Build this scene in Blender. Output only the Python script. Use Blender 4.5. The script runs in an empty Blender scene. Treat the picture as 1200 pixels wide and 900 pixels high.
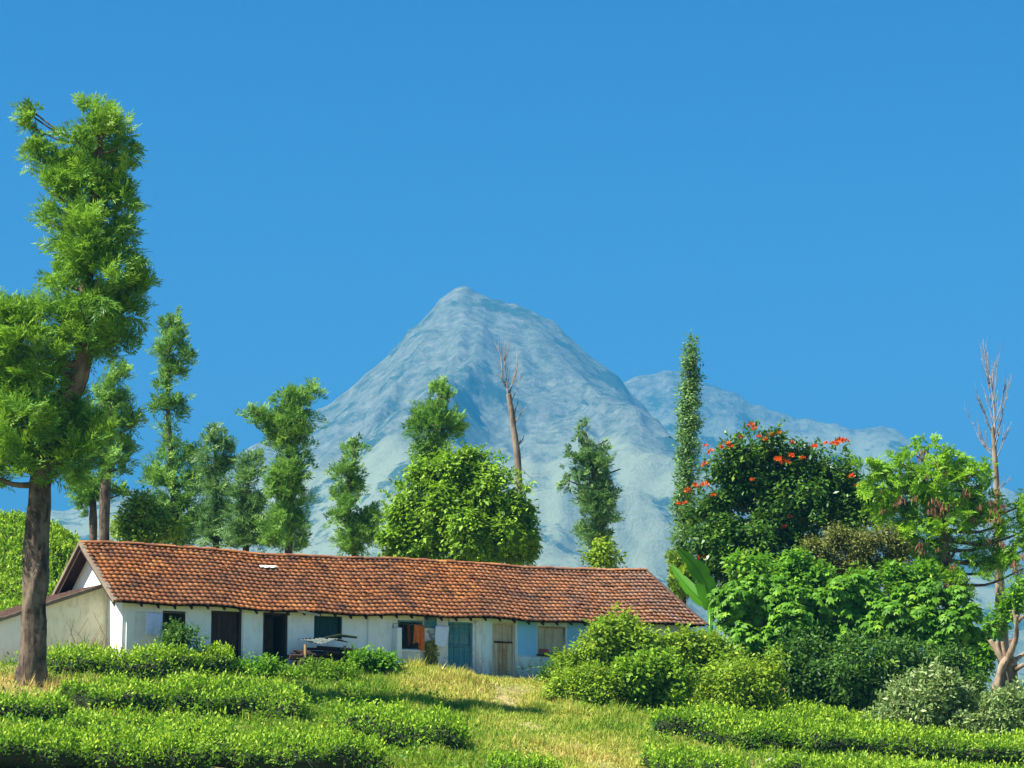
import bpy, math, random
import numpy as np
from mathutils import Vector, Matrix
random.seed(7)
RNG = np.random.default_rng(7)
sc = bpy.context.scene
COL = sc.collection
R = math.radians

# ------------------------------------------------------------------ camera, sky, sun, exposure
FPX, CX, CY = 3000.0, 600.0, 450.0           # focal length and centre in photograph pixels (1200 x 900)
PITCH = math.atan(482.0 / FPX)
CAMZ = 1.6
cam = bpy.data.cameras.new('camera')
cam.sensor_width = 36.0
cam.lens = 36.0 * FPX / 1200.0
cam.clip_start = 0.5
cam.clip_end = 40000
camo = bpy.data.objects.new('camera', cam)
COL.objects.link(camo)
camo.location = (0, 0, CAMZ)
camo.rotation_euler = (math.pi / 2 + PITCH, 0, 0)
sc.camera = camo

SUN_EL, SUN_AZ = R(52), R(-113)               # azimuth clockwise from +Y (the view direction)
to_sun = Vector((math.sin(SUN_AZ) * math.cos(SUN_EL), math.cos(SUN_AZ) * math.cos(SUN_EL), math.sin(SUN_EL)))
world = bpy.data.worlds.new('World')
sc.world = world
world.use_nodes = True
wn = world.node_tree
wn.nodes.clear()
sky = wn.nodes.new('ShaderNodeTexSky')
sky.sky_type = 'NISHITA'
sky.sun_disc = False
sky.sun_elevation = SUN_EL
sky.sun_rotation = SUN_AZ
sky.altitude = 2500
sky.air_density = 1.0
sky.dust_density = 0.2
sky.ozone_density = 3.0
hs = wn.nodes.new('ShaderNodeHueSaturation')
hs.inputs['Saturation'].default_value = 1.35
bg = wn.nodes.new('ShaderNodeBackground')
bg.inputs[1].default_value = 0.055
wo = wn.nodes.new('ShaderNodeOutputWorld')
wn.links.new(sky.outputs[0], hs.inputs['Color'])
wn.links.new(hs.outputs[0], bg.inputs[0])
wn.links.new(bg.outputs[0], wo.inputs[0])

sun = bpy.data.lights.new('sun', 'SUN')
sun.energy = 5.0
sun.angle = R(0.5)
sun.color = (1.0, 0.95, 0.86)
suno = bpy.data.objects.new('sun', sun)
COL.objects.link(suno)
suno.rotation_euler = to_sun.to_track_quat('Z', 'Y').to_euler()

sc.view_settings.view_transform = 'Standard'
sc.view_settings.look = 'None'
sc.view_settings.exposure = 1.68
sc.view_settings.gamma = 1.0
sc.view_settings.use_curve_mapping = False
sc.cycles.use_denoising = True
sc.cycles.max_bounces = 6
sc.cycles.volume_bounces = 0

HAZE_DENSITY = 2.1e-4
HAZE_COLOUR = (0.040, 0.285, 0.560)

# ------------------------------------------------------------------ helpers: geometry
CT, ST = math.cos(PITCH), math.sin(PITCH)

def ray(px, py):
    cx, cy = (px - CX) / FPX, (CY - py) / FPX
    return np.array((cx, CT - cy * ST, ST + cy * CT))

def P(px, py, Y):
    """world point at depth Y seen at photograph pixel (px, py)"""
    d = ray(px, py)
    return np.array((0, 0, CAMZ)) + d * (Y / d[1])

def proj(p):
    v = np.array(p) - np.array((0, 0, CAMZ))
    f = v[1] * CT + v[2] * ST
    u = -v[1] * ST + v[2] * CT
    return CX + FPX * v[0] / f, CY - FPX * u / f

def vnoise(x, y, seed=0):
    """smooth 2-D value noise, numpy, range -1..1"""
    x = np.asarray(x, float); y = np.asarray(y, float)
    xi = np.floor(x).astype(np.int64); yi = np.floor(y).astype(np.int64)
    xf = x - xi; yf = y - yi
    def h(a, b):
        n = (a * 374761393 + b * 668265263 + seed * 974711) & 0x7fffffff
        n = ((n ^ (n >> 13)) * 1274126177) & 0x7fffffff
        n = (n ^ (n >> 16)) & 0xffff
        return n / 32767.5 - 1.0
    u = xf * xf * xf * (xf * (xf * 6 - 15) + 10); v = yf * yf * yf * (yf * (yf * 6 - 15) + 10)
    a = h(xi, yi) * (1 - u) + h(xi + 1, yi) * u
    b = h(xi, yi + 1) * (1 - u) + h(xi + 1, yi + 1) * u
    return a * (1 - v) + b * v

def fbm(x, y, seed=0, octs=5, gain=0.5, ridged=False):
    t = 0.0; a = 1.0; s = 0.0
    for i in range(octs):
        n = vnoise(x * 2 ** i + 17.3 * i, y * 2 ** i - 9.1 * i, seed + i)
        if ridged: n = 1 - 2 * np.abs(n)
        t = t + a * n; s += a; a *= gain
    return t / s

def sstep(x, a, b):
    t = np.clip((np.asarray(x, float) - a) / (b - a), 0, 1)
    return t * t * (3 - 2 * t)

def norm(v):
    return v / np.maximum(np.linalg.norm(v, axis=-1, keepdims=True), 1e-9)

# ------------------------------------------------------------------ helpers: objects
def props(o, label=None, cat=None, group=None, kind=None):
    if label: o['label'] = label
    if cat: o['category'] = cat
    if group: o['group'] = group
    if kind: o['kind'] = kind
    return o

def thing(name, label, cat, loc, rotz=0.0, group=None):
    o = bpy.data.objects.new(name, None)
    COL.objects.link(o)
    o.empty_display_size = 0.2
    o.location = loc
    o.rotation_euler = (0, 0, rotz)
    o['origin_shift'] = [0.0, 0.0, 0.0]
    del o['origin_shift']
    return props(o, label, cat, group)

def link(name, me, parent=None):
    o = bpy.data.objects.new(name, me)
    COL.objects.link(o)
    if parent is not None: o.parent = parent
    return o

def np_mesh(name, V, F, mat, attr=None, smooth=False):
    """V (n,3), F (m,k) -> mesh with constant polygon size k"""
    V = np.ascontiguousarray(V, np.float32); F = np.ascontiguousarray(F, np.int32)
    me = bpy.data.meshes.new(name)
    n, (m, k) = len(V), F.shape
    me.vertices.add(n); me.vertices.foreach_set('co', V.ravel())
    me.loops.add(m * k); me.loops.foreach_set('vertex_index', F.ravel())
    me.polygons.add(m)
    me.polygons.foreach_set('loop_start', np.arange(0, m * k, k, dtype=np.int32))
    me.polygons.foreach_set('loop_total', np.full(m, k, np.int32))
    if smooth: me.polygons.foreach_set('use_smooth', np.ones(m, bool))
    if attr:
        for an, av in attr.items():
            a = me.attributes.new(an, 'FLOAT', 'FACE')
            a.data.foreach_set('value', np.ascontiguousarray(av, np.float32))
    me.update(calc_edges=True)
    me.validate()
    if mat is not None: me.materials.append(mat)
    return me

class MB:
    """collects polygons of any size for one mesh"""
    def __init__(s): s.v = []; s.f = []
    def add(s, vs, fs):
        b = len(s.v); s.v += [tuple(map(float, v)) for v in vs]; s.f += [[i + b for i in f] for f in fs]
    def box(s, x0, x1, y0, y1, z0, z1):
        v = [(x0, y0, z0), (x1, y0, z0), (x1, y1, z0), (x0, y1, z0), (x0, y0, z1), (x1, y0, z1), (x1, y1, z1), (x0, y1, z1)]
        s.add(v, [(0, 3, 2, 1), (4, 5, 6, 7), (0, 1, 5, 4), (1, 2, 6, 5), (2, 3, 7, 6), (3, 0, 4, 7)])
    def prism(s, poly, d0, d1):
        """poly: 3-D outline points, extruded from offset d0 to d1 (vectors)"""
        n = len(poly); a = [np.array(p) + d0 for p in poly]; b = [np.array(p) + d1 for p in poly]
        s.add(a + b, [tuple(range(n))[::-1], tuple(range(n, 2 * n))] + [(i, (i + 1) % n, n + (i + 1) % n, n + i) for i in range(n)])
    def tube(s, pts, rad, sides=7, rough=0.0, seed=0):
        V, F = tube(pts, rad, sides, rough, seed)
        s.add(V, F)
    def mesh(s, name, mat, smooth=False, bevel=0.0):
        me = bpy.data.meshes.new(name)
        me.from_pydata(s.v, [], s.f)
        me.update()
        if smooth:
            me.polygons.foreach_set('use_smooth', [True] * len(me.polygons))
        me.materials.append(mat)
        return me
    def build(s, name, mat, parent=None, smooth=False, bevel=0.0):
        o = link(name, s.mesh(name, mat, smooth), parent)
        if bevel:
            b = o.modifiers.new('bevel', 'BEVEL'); b.width = bevel; b.segments = 1; b.limit_method = 'ANGLE'
        return o

def tube(pts, rad, sides=7, rough=0.0, seed=0):
    pts = np.array(pts, float); n = len(pts)
    rad = np.array(rad, float) * np.ones(n)
    V = []; F = []
    t0 = norm(pts[1] - pts[0])
    ref = np.array((1.0, 0, 0)) if abs(t0[0]) < 0.8 else np.array((0, 1.0, 0))
    a = norm(np.cross(t0, ref))
    ang = np.arange(sides) * 2 * math.pi / sides
    for i in range(n):
        t = norm(pts[min(i + 1, n - 1)] - pts[max(i - 1, 0)])
        a = norm(a - t * np.dot(a, t)); b = np.cross(t, a)
        r = rad[i] * np.ones(sides)
        if rough:
            r = r * (1 + rough * vnoise(np.cos(ang) * 2.3 + 5, np.sin(ang) * 2.3 + i * 0.35, seed) + rough * 0.8 * vnoise(np.arange(sides) * 0.9, i * 0.22 + np.zeros(sides), seed + 3))
        V.append(pts[i] + np.outer(np.cos(ang) * r, a) + np.outer(np.sin(ang) * r, b))
    V = list(np.vstack(V))
    for i in range(n - 1):
        for j in range(sides):
            k = (j + 1) % sides
            F.append((i * sides + j, i * sides + k, (i + 1) * sides + k, (i + 1) * sides + j))
    F.append(tuple(range(sides))[::-1]); F.append(tuple(range((n - 1) * sides, n * sides)))
    return V, F

def smooth_path(pts, rad, k=6):
    """Catmull-Rom through pts"""
    pts = np.array(pts, float); rad = np.array(rad, float); n = len(pts)
    if n < 3: k = max(k, 4)
    op = []; orr = []
    for i in range(n - 1):
        p0, p1, p2, p3 = pts[max(i - 1, 0)], pts[i], pts[i + 1], pts[min(i + 2, n - 1)]
        for j in range(k):
            t = j / k
            op.append(0.5 * ((2 * p1) + (-p0 + p2) * t + (2 * p0 - 5 * p1 + 4 * p2 - p3) * t * t + (-p0 + 3 * p1 - 3 * p2 + p3) * t ** 3))
            orr.append(rad[i] * (1 - t) + rad[i + 1] * t)
    op.append(pts[-1]); orr.append(rad[-1])
    return np.array(op), np.array(orr)

# ------------------------------------------------------------------ helpers: materials
def new_mat(name):
    m = bpy.data.materials.new(name)
    m.use_nodes = True
    nt = m.node_tree
    b = nt.nodes['Principled BSDF']
    b.inputs['Specular IOR Level'].default_value = 0.25
    return m, nt, b

def nd(nt, t, **kw):
    n = nt.nodes.new(t)
    for k, v in kw.items(): setattr(n, k, v)
    return n

def noise(nt, scale, detail=4, rough=0.6, coord='object', stretch=None, dist=0.0):
    if coord == 'object':
        tc = nd(nt, 'ShaderNodeTexCoord').outputs['Object']
    else:
        tc = nd(nt, 'ShaderNodeNewGeometry').outputs['Position']
    if stretch:
        mp = nd(nt, 'ShaderNodeMapping'); mp.inputs['Scale'].default_value = stretch
        nt.links.new(tc, mp.inputs['Vector']); tc = mp.outputs[0]
    n = nd(nt, 'ShaderNodeTexNoise')
    n.inputs['Scale'].default_value = scale; n.inputs['Detail'].default_value = detail
    n.inputs['Roughness'].default_value = rough; n.inputs['Distortion'].default_value = dist
    nt.links.new(tc, n.inputs['Vector'])
    return n.outputs['Fac']

def ramp(nt, fac, stops, interp='LINEAR'):
    r = nd(nt, 'ShaderNodeValToRGB')
    r.color_ramp.interpolation = interp
    e = r.color_ramp.elements
    while len(e) < len(stops): e.new(0.5)
    for i, (p, c) in enumerate(stops):
        e[i].position = p
        e[i].color = (*c, 1) if len(c) == 3 else c
    nt.links.new(fac, r.inputs[0])
    return r.outputs['Color']

def val(c): return (c, c, c)

def mixc(nt, fac, a, b, mode='MIX'):
    m = nd(nt, 'ShaderNodeMix', data_type='RGBA', blend_type=mode)
    if isinstance(fac, (int, float)): m.inputs[0].default_value = fac
    else: nt.links.new(fac, m.inputs[0])
    for s, x in ((6, a), (7, b)):
        if isinstance(x, tuple): m.inputs[s].default_value = (*x, 1)
        else: nt.links.new(x, m.inputs[s])
    return m.outputs[2]

def bump(nt, b, h, strength=0.4, dist=0.02):
    n = nd(nt, 'ShaderNodeBump')
    n.inputs['Strength'].default_value = strength; n.inputs['Distance'].default_value = dist
    nt.links.new(h, n.inputs['Height']); nt.links.new(n.outputs[0], b.inputs['Normal'])

def leaf_mat(name, stops, trans=0.35, tcol=(0.25, 0.5, 0.05), rough=0.5, spec=0.25):
    m, nt, b = new_mat(name)
    at = nd(nt, 'ShaderNodeAttribute', attribute_name='rnd')
    n = noise(nt, 0.9, 3, 0.6, 'pos')
    add = nd(nt, 'ShaderNodeMath', operation='MULTIPLY_ADD')
    nt.links.new(n, add.inputs[0]); add.inputs[1].default_value = 0.5
    sub = nd(nt, 'ShaderNodeMath', operation='SUBTRACT'); nt.links.new(at.outputs['Fac'], sub.inputs[0]); sub.inputs[1].default_value = 0.25
    nt.links.new(sub.outputs[0], add.inputs[2])
    c = ramp(nt, add.outputs[0], stops)
    nt.links.new(c, b.inputs['Base Color'])
    b.inputs['Roughness'].default_value = rough
    b.inputs['Specular IOR Level'].default_value = spec
    tr = nd(nt, 'ShaderNodeBsdfTranslucent')
    nt.links.new(mixc(nt, 0.55, c, tcol), tr.inputs['Color'])
    mx = nd(nt, 'ShaderNodeMixShader'); mx.inputs[0].default_value = trans
    nt.links.new(b.outputs[0], mx.inputs[1]); nt.links.new(tr.outputs[0], mx.inputs[2])
    nt.links.new(mx.outputs[0], nt.nodes['Material Output'].inputs['Surface'])
    return m

M = {}
# foliage
M['oak_front'] = leaf_mat('foliage_silver_oak_front', [(0.0, (0.035, 0.10, 0.010)), (0.45, (0.12, 0.28, 0.020)), (0.8, (0.25, 0.44, 0.035)), (1.0, (0.42, 0.56, 0.08))], 0.35, (0.32, 0.55, 0.04))
M['oak'] = leaf_mat('foliage_silver_oak', [(0.0, (0.050, 0.131, 0.022)), (0.5, (0.150, 0.315, 0.042)), (0.85, (0.320, 0.507, 0.066)), (1.0, (0.560, 0.665, 0.120))], 0.35, (0.22, 0.42, 0.06))
M['oak_blue'] = leaf_mat('foliage_grey_green', [(0.0, (0.054, 0.128, 0.039)), (0.5, (0.135, 0.264, 0.066)), (0.85, (0.252, 0.400, 0.094)), (1.0, (0.396, 0.512, 0.132))], 0.3, (0.2, 0.38, 0.1))
M['round'] = leaf_mat('foliage_broad_glossy', [(0.0, (0.040, 0.109, 0.007)), (0.45, (0.136, 0.275, 0.012)), (0.8, (0.272, 0.450, 0.019)), (1.0, (0.448, 0.609, 0.042))], 0.3, (0.32, 0.55, 0.02), 0.55, 0.25)
M['tulip'] = leaf_mat('foliage_tulip_tree', [(0.0, (0.017, 0.061, 0.007)), (0.5, (0.053, 0.142, 0.013)), (0.85, (0.119, 0.243, 0.020)), (1.0, (0.308, 0.405, 0.040))], 0.22, (0.15, 0.32, 0.02), 0.4, 0.3)
M['bright'] = leaf_mat('foliage_bright_feathery', [(0.0, (0.075, 0.189, 0.007)), (0.5, (0.180, 0.378, 0.012)), (0.85, (0.315, 0.540, 0.022)), (1.0, (0.480, 0.648, 0.048))], 0.4, (0.35, 0.62, 0.02))
M['olive'] = leaf_mat('foliage_olive_dry', [(0.0, (0.05, 0.065, 0.012)), (0.5, (0.12, 0.15, 0.022)), (0.85, (0.22, 0.23, 0.04)), (1.0, (0.32, 0.26, 0.06))], 0.25, (0.3, 0.32, 0.05))
M['palmate'] = leaf_mat('foliage_palmate', [(0.0, (0.035, 0.115, 0.010)), (0.5, (0.105, 0.27, 0.016)), (0.85, (0.22, 0.43, 0.028)), (1.0, (0.45, 0.60, 0.05))], 0.35, (0.26, 0.55, 0.02), 0.5, 0.22)
M['vine'] = leaf_mat('foliage_vine_shrub', [(0.0, (0.061, 0.130, 0.010)), (0.45, (0.176, 0.305, 0.014)), (0.8, (0.324, 0.455, 0.026)), (1.0, (0.486, 0.520, 0.060))], 0.35, (0.38, 0.55, 0.03))
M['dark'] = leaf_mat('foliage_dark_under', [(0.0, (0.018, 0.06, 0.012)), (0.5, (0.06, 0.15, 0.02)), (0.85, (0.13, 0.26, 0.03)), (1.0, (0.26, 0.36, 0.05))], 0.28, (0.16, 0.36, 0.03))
M['pale'] = leaf_mat('foliage_pale_shrub', [(0.0, (0.05, 0.11, 0.02)), (0.45, (0.17, 0.27, 0.06)), (0.8, (0.38, 0.47, 0.17)), (1.0, (0.62, 0.66, 0.40))], 0.25, (0.4, 0.5, 0.15), 0.5, 0.3)
M['tea'] = leaf_mat('foliage_tea', [(0.0, (0.018, 0.065, 0.008)), (0.4, (0.085, 0.205, 0.010)), (0.75, (0.22, 0.38, 0.014)), (1.0, (0.42, 0.56, 0.035))], 0.3, (0.3, 0.58, 0.02), 0.55, 0.22)
M['banana'] = leaf_mat('foliage_banana', [(0.0, (0.064, 0.224, 0.010)), (0.6, (0.112, 0.336, 0.015)), (1.0, (0.320, 0.560, 0.040))], 0.4, (0.25, 0.6, 0.03), 0.35, 0.4)
M['petal'] = leaf_mat('petal_orange', [(0.0, (0.55, 0.06, 0.008)), (0.6, (0.75, 0.12, 0.01)), (1.0, (0.85, 0.26, 0.03))], 0.3, (0.9, 0.2, 0.02))
M['pod'] = leaf_mat('seed_pod_brown', [(0.0, (0.13, 0.05, 0.025)), (0.6, (0.24, 0.11, 0.055)), (1.0, (0.36, 0.20, 0.11))], 0.15, (0.4, 0.2, 0.1))

def grass_mat():
    m, nt, b = new_mat('grass_blades')
    at = nd(nt, 'ShaderNodeAttribute', attribute_name='rnd')
    c = ramp(nt, at.outputs['Fac'], [(0.0, (0.09, 0.23, 0.010)), (0.32, (0.24, 0.38, 0.02)), (0.58, (0.48, 0.49, 0.07)), (0.82, (0.66, 0.58, 0.16)), (1.0, (0.50, 0.33, 0.11))])
    nt.links.new(c, b.inputs['Base Color']); b.inputs['Roughness'].default_value = 0.6
    tr = nd(nt, 'ShaderNodeBsdfTranslucent'); nt.links.new(c, tr.inputs['Color'])
    mx = nd(nt, 'ShaderNodeMixShader'); mx.inputs[0].default_value = 0.3
    nt.links.new(b.outputs[0], mx.inputs[1]); nt.links.new(tr.outputs[0], mx.inputs[2])
    nt.links.new(mx.outputs[0], nt.nodes['Material Output'].inputs['Surface'])
    return m
M['grass'] = grass_mat()

def bark_mat(name, c0, c1, c2, scale=6):
    m, nt, b = new_mat(name)
    n1 = noise(nt, scale, 6, 0.65, 'object', (1, 1, 0.16), 0.4)
    n2 = noise(nt, scale * 0.3, 4, 0.6)
    c = ramp(nt, n1, [(0.3, c0), (0.5, c1), (0.7, c2)])
    c = mixc(nt, ramp(nt, n2, [(0.42, val(0)), (0.6, val(0.75))]), c, c2)
    nt.links.new(c, b.inputs['Base Color']); b.inputs['Roughness'].default_value = 0.9
    bump(nt, b, n1, 0.9, 0.06)
    return m
M['bark'] = bark_mat('bark_brown', (0.010, 0.007, 0.005), (0.055, 0.037, 0.024), (0.19, 0.145, 0.10))
M['bark_pale'] = bark_mat('bark_pale', (0.09, 0.065, 0.045), (0.19, 0.145, 0.10), (0.30, 0.25, 0.19))
M['bark_dead'] = bark_mat('bark_dead_grey', (0.07, 0.052, 0.038), (0.17, 0.13, 0.09), (0.27, 0.21, 0.155))
M['bark_red'] = bark_mat('bark_reddish', (0.06, 0.038, 0.022), (0.18, 0.115, 0.068), (0.36, 0.27, 0.18))
M['twig_grey'] = bark_mat('twigs_dead_grey', (0.13, 0.125, 0.12), (0.21, 0.20, 0.19), (0.29, 0.28, 0.27))
M['twig'] = bark_mat('twigs_dark', (0.008, 0.013, 0.005), (0.016, 0.026, 0.008), (0.035, 0.045, 0.015), 30)  # stems and branch; on hedge hulls the dark colour paints in interior shade

# ------------------------------------------------------------------ house frame
H_YAW = R(30.0)
H_Y0 = 88.6
H_O = P(142, 780, H_Y0)                     # front left wall corner at floor level
AX = np.array((math.cos(H_YAW), math.sin(H_YAW), 0))
AY = np.array((-math.sin(H_YAW), math.cos(H_YAW), 0))
Z0 = H_O[2]

def F(px, py, yl=0.0):
    """house-local (u, z) on the plane local y = yl seen at pixel"""
    d = ray(px, py); c = np.array((0, 0, CAMZ)) - H_O
    t = (yl - np.dot(c, AY)) / np.dot(d, AY)
    p = c + d * t
    return float(np.dot(p, AX)), float(p[2])

def HW(x, y, z): return H_O + AX * x + AY * y + np.array((0, 0, z))

# ------------------------------------------------------------------ ground
def ground(X, Y):
    X = np.asarray(X, float); Y = np.asarray(Y, float)
    rx, ry = X - H_O[0], Y - H_O[1]
    t = -(rx * AY[0] + ry * AY[1])                        # metres in front of the facade line
    s = rx * AX[0] + ry * AX[1]
    tt = np.maximum(t - 0.9, 0)
    z = Z0 - 0.12 - 0.215 * tt - 0.10 * sstep(tt, 0, 1.5)
    z = np.maximum(z, 0.25 - 0.004 * tt)
    z = z + sstep(t, 30, 20) * 0
    # behind the house: shelf, then the land falls to the valley
    b = np.maximum(-t - 7, 0)
    z = z - 0.05 * np.minimum(b, 60)
    far = sstep(Y, 150, 900)
    z = z * (1 - far) + (-45.0) * far
    # tea hill at the left
    hill = 9.0 * sstep(-X, 12, 23) * sstep(Y, 99, 120) * (1 - sstep(Y, 135, 260))
    hill = hill + 3.0 * sstep(-X, 23, 60) * sstep(Y, 99, 125) * (1 - sstep(Y, 135, 260))
    z = z + hill
    # mound of dry grass in front of the wall
    mx, my = MOUND
    z = z + 0.42 * np.exp(-(((X - mx) / 3.2) ** 2 + ((Y - my) / 1.5) ** 2))
    near = (1 - sstep(np.abs(X), 60, 200)) * (1 - sstep(Y, 150, 300)) * sstep(Y, 40, 60)
    z = z + near * (0.10 * vnoise(X * 0.45, Y * 0.45, 11) + 0.05 * vnoise(X * 1.3, Y * 1.3, 12)) * sstep(t, 0.8, 2.5)
    z = z + 6.0 * sstep(Y, 300, 1200) * fbm(X / 260, Y / 260, 31, 4)
    return z
MOUND = tuple(HW(11.2, -2.6, 0)[:2])

def gz(x, y): return float(ground(x, y))

def hit(px, py, y0=62.0, y1=200.0):
    """first point of the ground seen at the pixel"""
    Y = np.arange(y0, y1, 0.05)
    d = ray(px, py)
    X = d[0] / d[1] * Y; Z = CAMZ + d[2] / d[1] * Y
    g = ground(X, Y)
    k = np.argmax(g >= Z)
    return np.array((X[k], Y[k], g[k]))

def axis_steps(lo, a, b, hi, step, n):
    mid = np.arange(a, b + 1e-6, step)
    g = np.linspace(0, 1, n + 1)[1:] ** 2.4
    return np.concatenate(((a - (a - lo) * g)[::-1], mid, b + (hi - b) * g))

def ground_mat():
    m, nt, b = new_mat('ground_soil_and_turf')
    n1 = noise(nt, 0.35, 5, 0.65, 'pos'); n2 = noise(nt, 3.0, 5, 0.7, 'pos')
    c = ramp(nt, n1, [(0.3, (0.13, 0.19, 0.03)), (0.5, (0.30, 0.29, 0.08)), (0.65, (0.40, 0.32, 0.14))])
    c = mixc(nt, ramp(nt, n2, [(0.35, val(0.8)), (0.6, val(0))]), c, (0.12, 0.085, 0.045))
    nt.links.new(c, b.inputs['Base Color']); b.inputs['Roughness'].default_value = 0.95
    bump(nt, b, n2, 0.6, 0.08)
    return m
M['ground'] = ground_mat()
gx = axis_steps(-8800, -45, 45, 8800, 0.6, 26)
gy = axis_steps(-300, 60, 150, 13200, 0.6, 34)
GX, GY = np.meshgrid(gx, gy)
GZ = ground(GX, GY)
V = np.stack((GX, GY, GZ), -1).reshape(-1, 3)
ny, nx = GX.shape
i = np.arange(ny - 1)[:, None] * nx + np.arange(nx - 1)[None, :]
Fq = np.stack((i, i + 1, i + nx + 1, i + nx), -1).reshape(-1, 4)
props(link('ground', np_mesh('ground', V, Fq, M['ground'], smooth=True)), kind='structure')

# ------------------------------------------------------------------ mountains
def mountain_mat(name, pale, rocky_top):
    m, nt, b = new_mat(name)
    geo = nd(nt, 'ShaderNodeNewGeometry')
    sep = nd(nt, 'ShaderNodeSeparateXYZ'); nt.links.new(geo.outputs['Position'], sep.inputs[0])
    big = noise(nt, 0.0022, 6, 0.62, 'pos', None, 0.4)
    mid = noise(nt, 0.008, 9, 0.70, 'pos', (1, 1, 1.6), 0.0)
    fine = noise(nt, 0.04, 9, 0.74, 'pos', (1, 1, 0.8), 0.0)
    grass = mixc(nt, fine, (0.25, 0.30, 0.18), (0.35, 0.38, 0.24))
    rock = ramp(nt, fine, [(0.34, (0.07, 0.10, 0.07)), (0.5, (0.17, 0.20, 0.15)), (0.70, (0.33, 0.34, 0.26))])
    forest = (0.04, 0.085, 0.06)
    hz = nd(nt, 'ShaderNodeMapRange'); nt.links.new(sep.outputs['Z'], hz.inputs[0])
    hz.inputs[1].default_value = rocky_top - 130; hz.inputs[2].default_value = rocky_top + 130
    ad = nd(nt, 'ShaderNodeMath', operation='MULTIPLY_ADD'); nt.links.new(mid, ad.inputs[0]); ad.inputs[1].default_value = 1.6
    sb = nd(nt, 'ShaderNodeMath', operation='SUBTRACT'); nt.links.new(hz.outputs[0], sb.inputs[0]); sb.inputs[1].default_value = 0.8
    nt.links.new(sb.outputs[0], ad.inputs[2])
    c = mixc(nt, ramp(nt, ad.outputs[0], [(0.35, val(0)), (0.6, val(1))]), grass, rock)
    patch = ramp(nt, mid, [(0.54, val(0)), (0.60, val(0.9))])
    c = mixc(nt, patch, c, forest)
    low = nd(nt, 'ShaderNodeMapRange'); nt.links.new(sep.outputs['Z'], low.inputs[0])
    low.inputs[1].default_value = rocky_top - 250; low.inputs[2].default_value = rocky_top - 430
    ml = nd(nt, 'ShaderNodeMath', operation='MULTIPLY'); nt.links.new(low.outputs[0], ml.inputs[0])
    nt.links.new(ramp(nt, big, [(0.42, val(0)), (0.55, val(0.9))]), ml.inputs[1])
    c = mixc(nt, ml.outputs[0], c, (0.05, 0.10, 0.07))
    nt.links.new(c, b.inputs['Base Color']); b.inputs['Roughness'].default_value = 1.0
    b.inputs['Specular IOR Level'].default_value = 0.0
    bump(nt, b, fine, 0.8, 14.0)
    return m

def crest(pix, Y):
    q = np.array([P(x, y, Y) for x, y in pix])
    return q[:, 0], q[:, 2]

def mountain(name, pix, Y0, front, back, x0, x1, nxs, nys, mat, seed, peaks):
    cx, cz = crest(pix, Y0)
    X = np.linspace(x0, x1, nxs)
    v = np.concatenate((-(np.linspace(1, 0, nys) ** 1.15), np.linspace(0, 1, 14)[1:]))
    Yv = np.where(v < 0, v * front, v * back)
    GX, D = np.meshgrid(X, Yv)
    d = np.where(D < 0, -D / front, D / back)
    warp = 300 * fbm(GX / 900, D / 900, seed, 3) * sstep(d, 0.0, 0.45)
    spread = 1 + 0.25 * d
    S = np.interp((GX + warp - peaks) / spread + peaks, cx, cz)
    S = S + 60
    prof = np.where(D < 0, (1 - d) ** 1.22, (1 - d) ** 1.0)
    ang = np.arctan2(GX - peaks, -D + 220)
    rad = np.hypot(GX - peaks, D)
    gul = fbm(ang * 4.2 + 0.0006 * rad, rad / 1500, seed + 5, 4, 0.55, True)
    det = fbm(GX / 420, D / 420, seed + 9, 6, 0.55, True)
    fine = fbm(GX / 95, D / 95, seed + 15, 4, 0.55)
    amp = sstep(d, 0.01, 0.3)
    Z = S * prof - 60
    Z = Z + S * (0.10 * amp * gul + 0.085 * amp * det) * (1 - 0.45 * d) + fine * (7 + 5 * amp) + 9 * fbm(GX / 60, D / 160, seed + 33, 3, 0.6, True) * (1 - amp)
    edge = sstep(GX, x0, x0 + 900) * (1 - sstep(GX, x1 - 900, x1))
    Z = np.where(d >= 0.999, -80, Z) * edge + (-80) * (1 - edge)
    GY = Y0 + D
    V = np.stack((GX, GY, Z), -1).reshape(-1, 3)
    ny, nx = GX.shape
    i = np.arange(ny - 1)[:, None] * nx + np.arange(nx - 1)[None, :]
    Fq = np.stack((i, i + 1, i + nx + 1, i + nx), -1).reshape(-1, 4)
    return props(link(name, np_mesh(name, V, Fq, mat, smooth=True)), kind='structure')

main_pix = [(-500, 660), (-200, 625), (0, 605), (90, 592), (180, 572), (240, 553), (285, 530), (340, 502), (380, 478), (405, 460), (440, 430), (480, 388), (505, 362), (522, 347), (535, 338), (545, 336), (557, 342), (575, 350), (600, 357), (632, 371), (650, 385), (668, 398), (690, 418), (706, 427), (724, 440), (742, 466), (765, 492), (800, 530), (850, 575), (920, 620), (1010, 650), (1200, 680), (1700, 720)]
back_pix = [(-300, 700), (500, 640), (600, 560), (660, 500), (700, 466), (735, 447), (760, 439), (785, 435), (805, 437), (830, 449), (855, 460), (885, 476), (910, 482), (940, 490), (965, 496), (985, 502), (998, 508), (1012, 505), (1030, 500), (1050, 503), (1064, 516), (1090, 545), (1130, 562), (1170, 572), (1200, 585), (1300, 620), (1600, 680)]
pkx = P(545, 336, 5000)[0]
mountain('mountain', main_pix, 5000, 2300, 1000, -3600, 2900, 620, 240, mountain_mat('mountain_rock_and_grass', 1, 560), 3, pkx)
mountain('mountain_ridge', back_pix, 6400, 1500, 900, -1500, 3800, 420, 120, mountain_mat('mountain_ridge_grass', 1, 900), 21, P(800, 435, 6400)[0])

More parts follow.
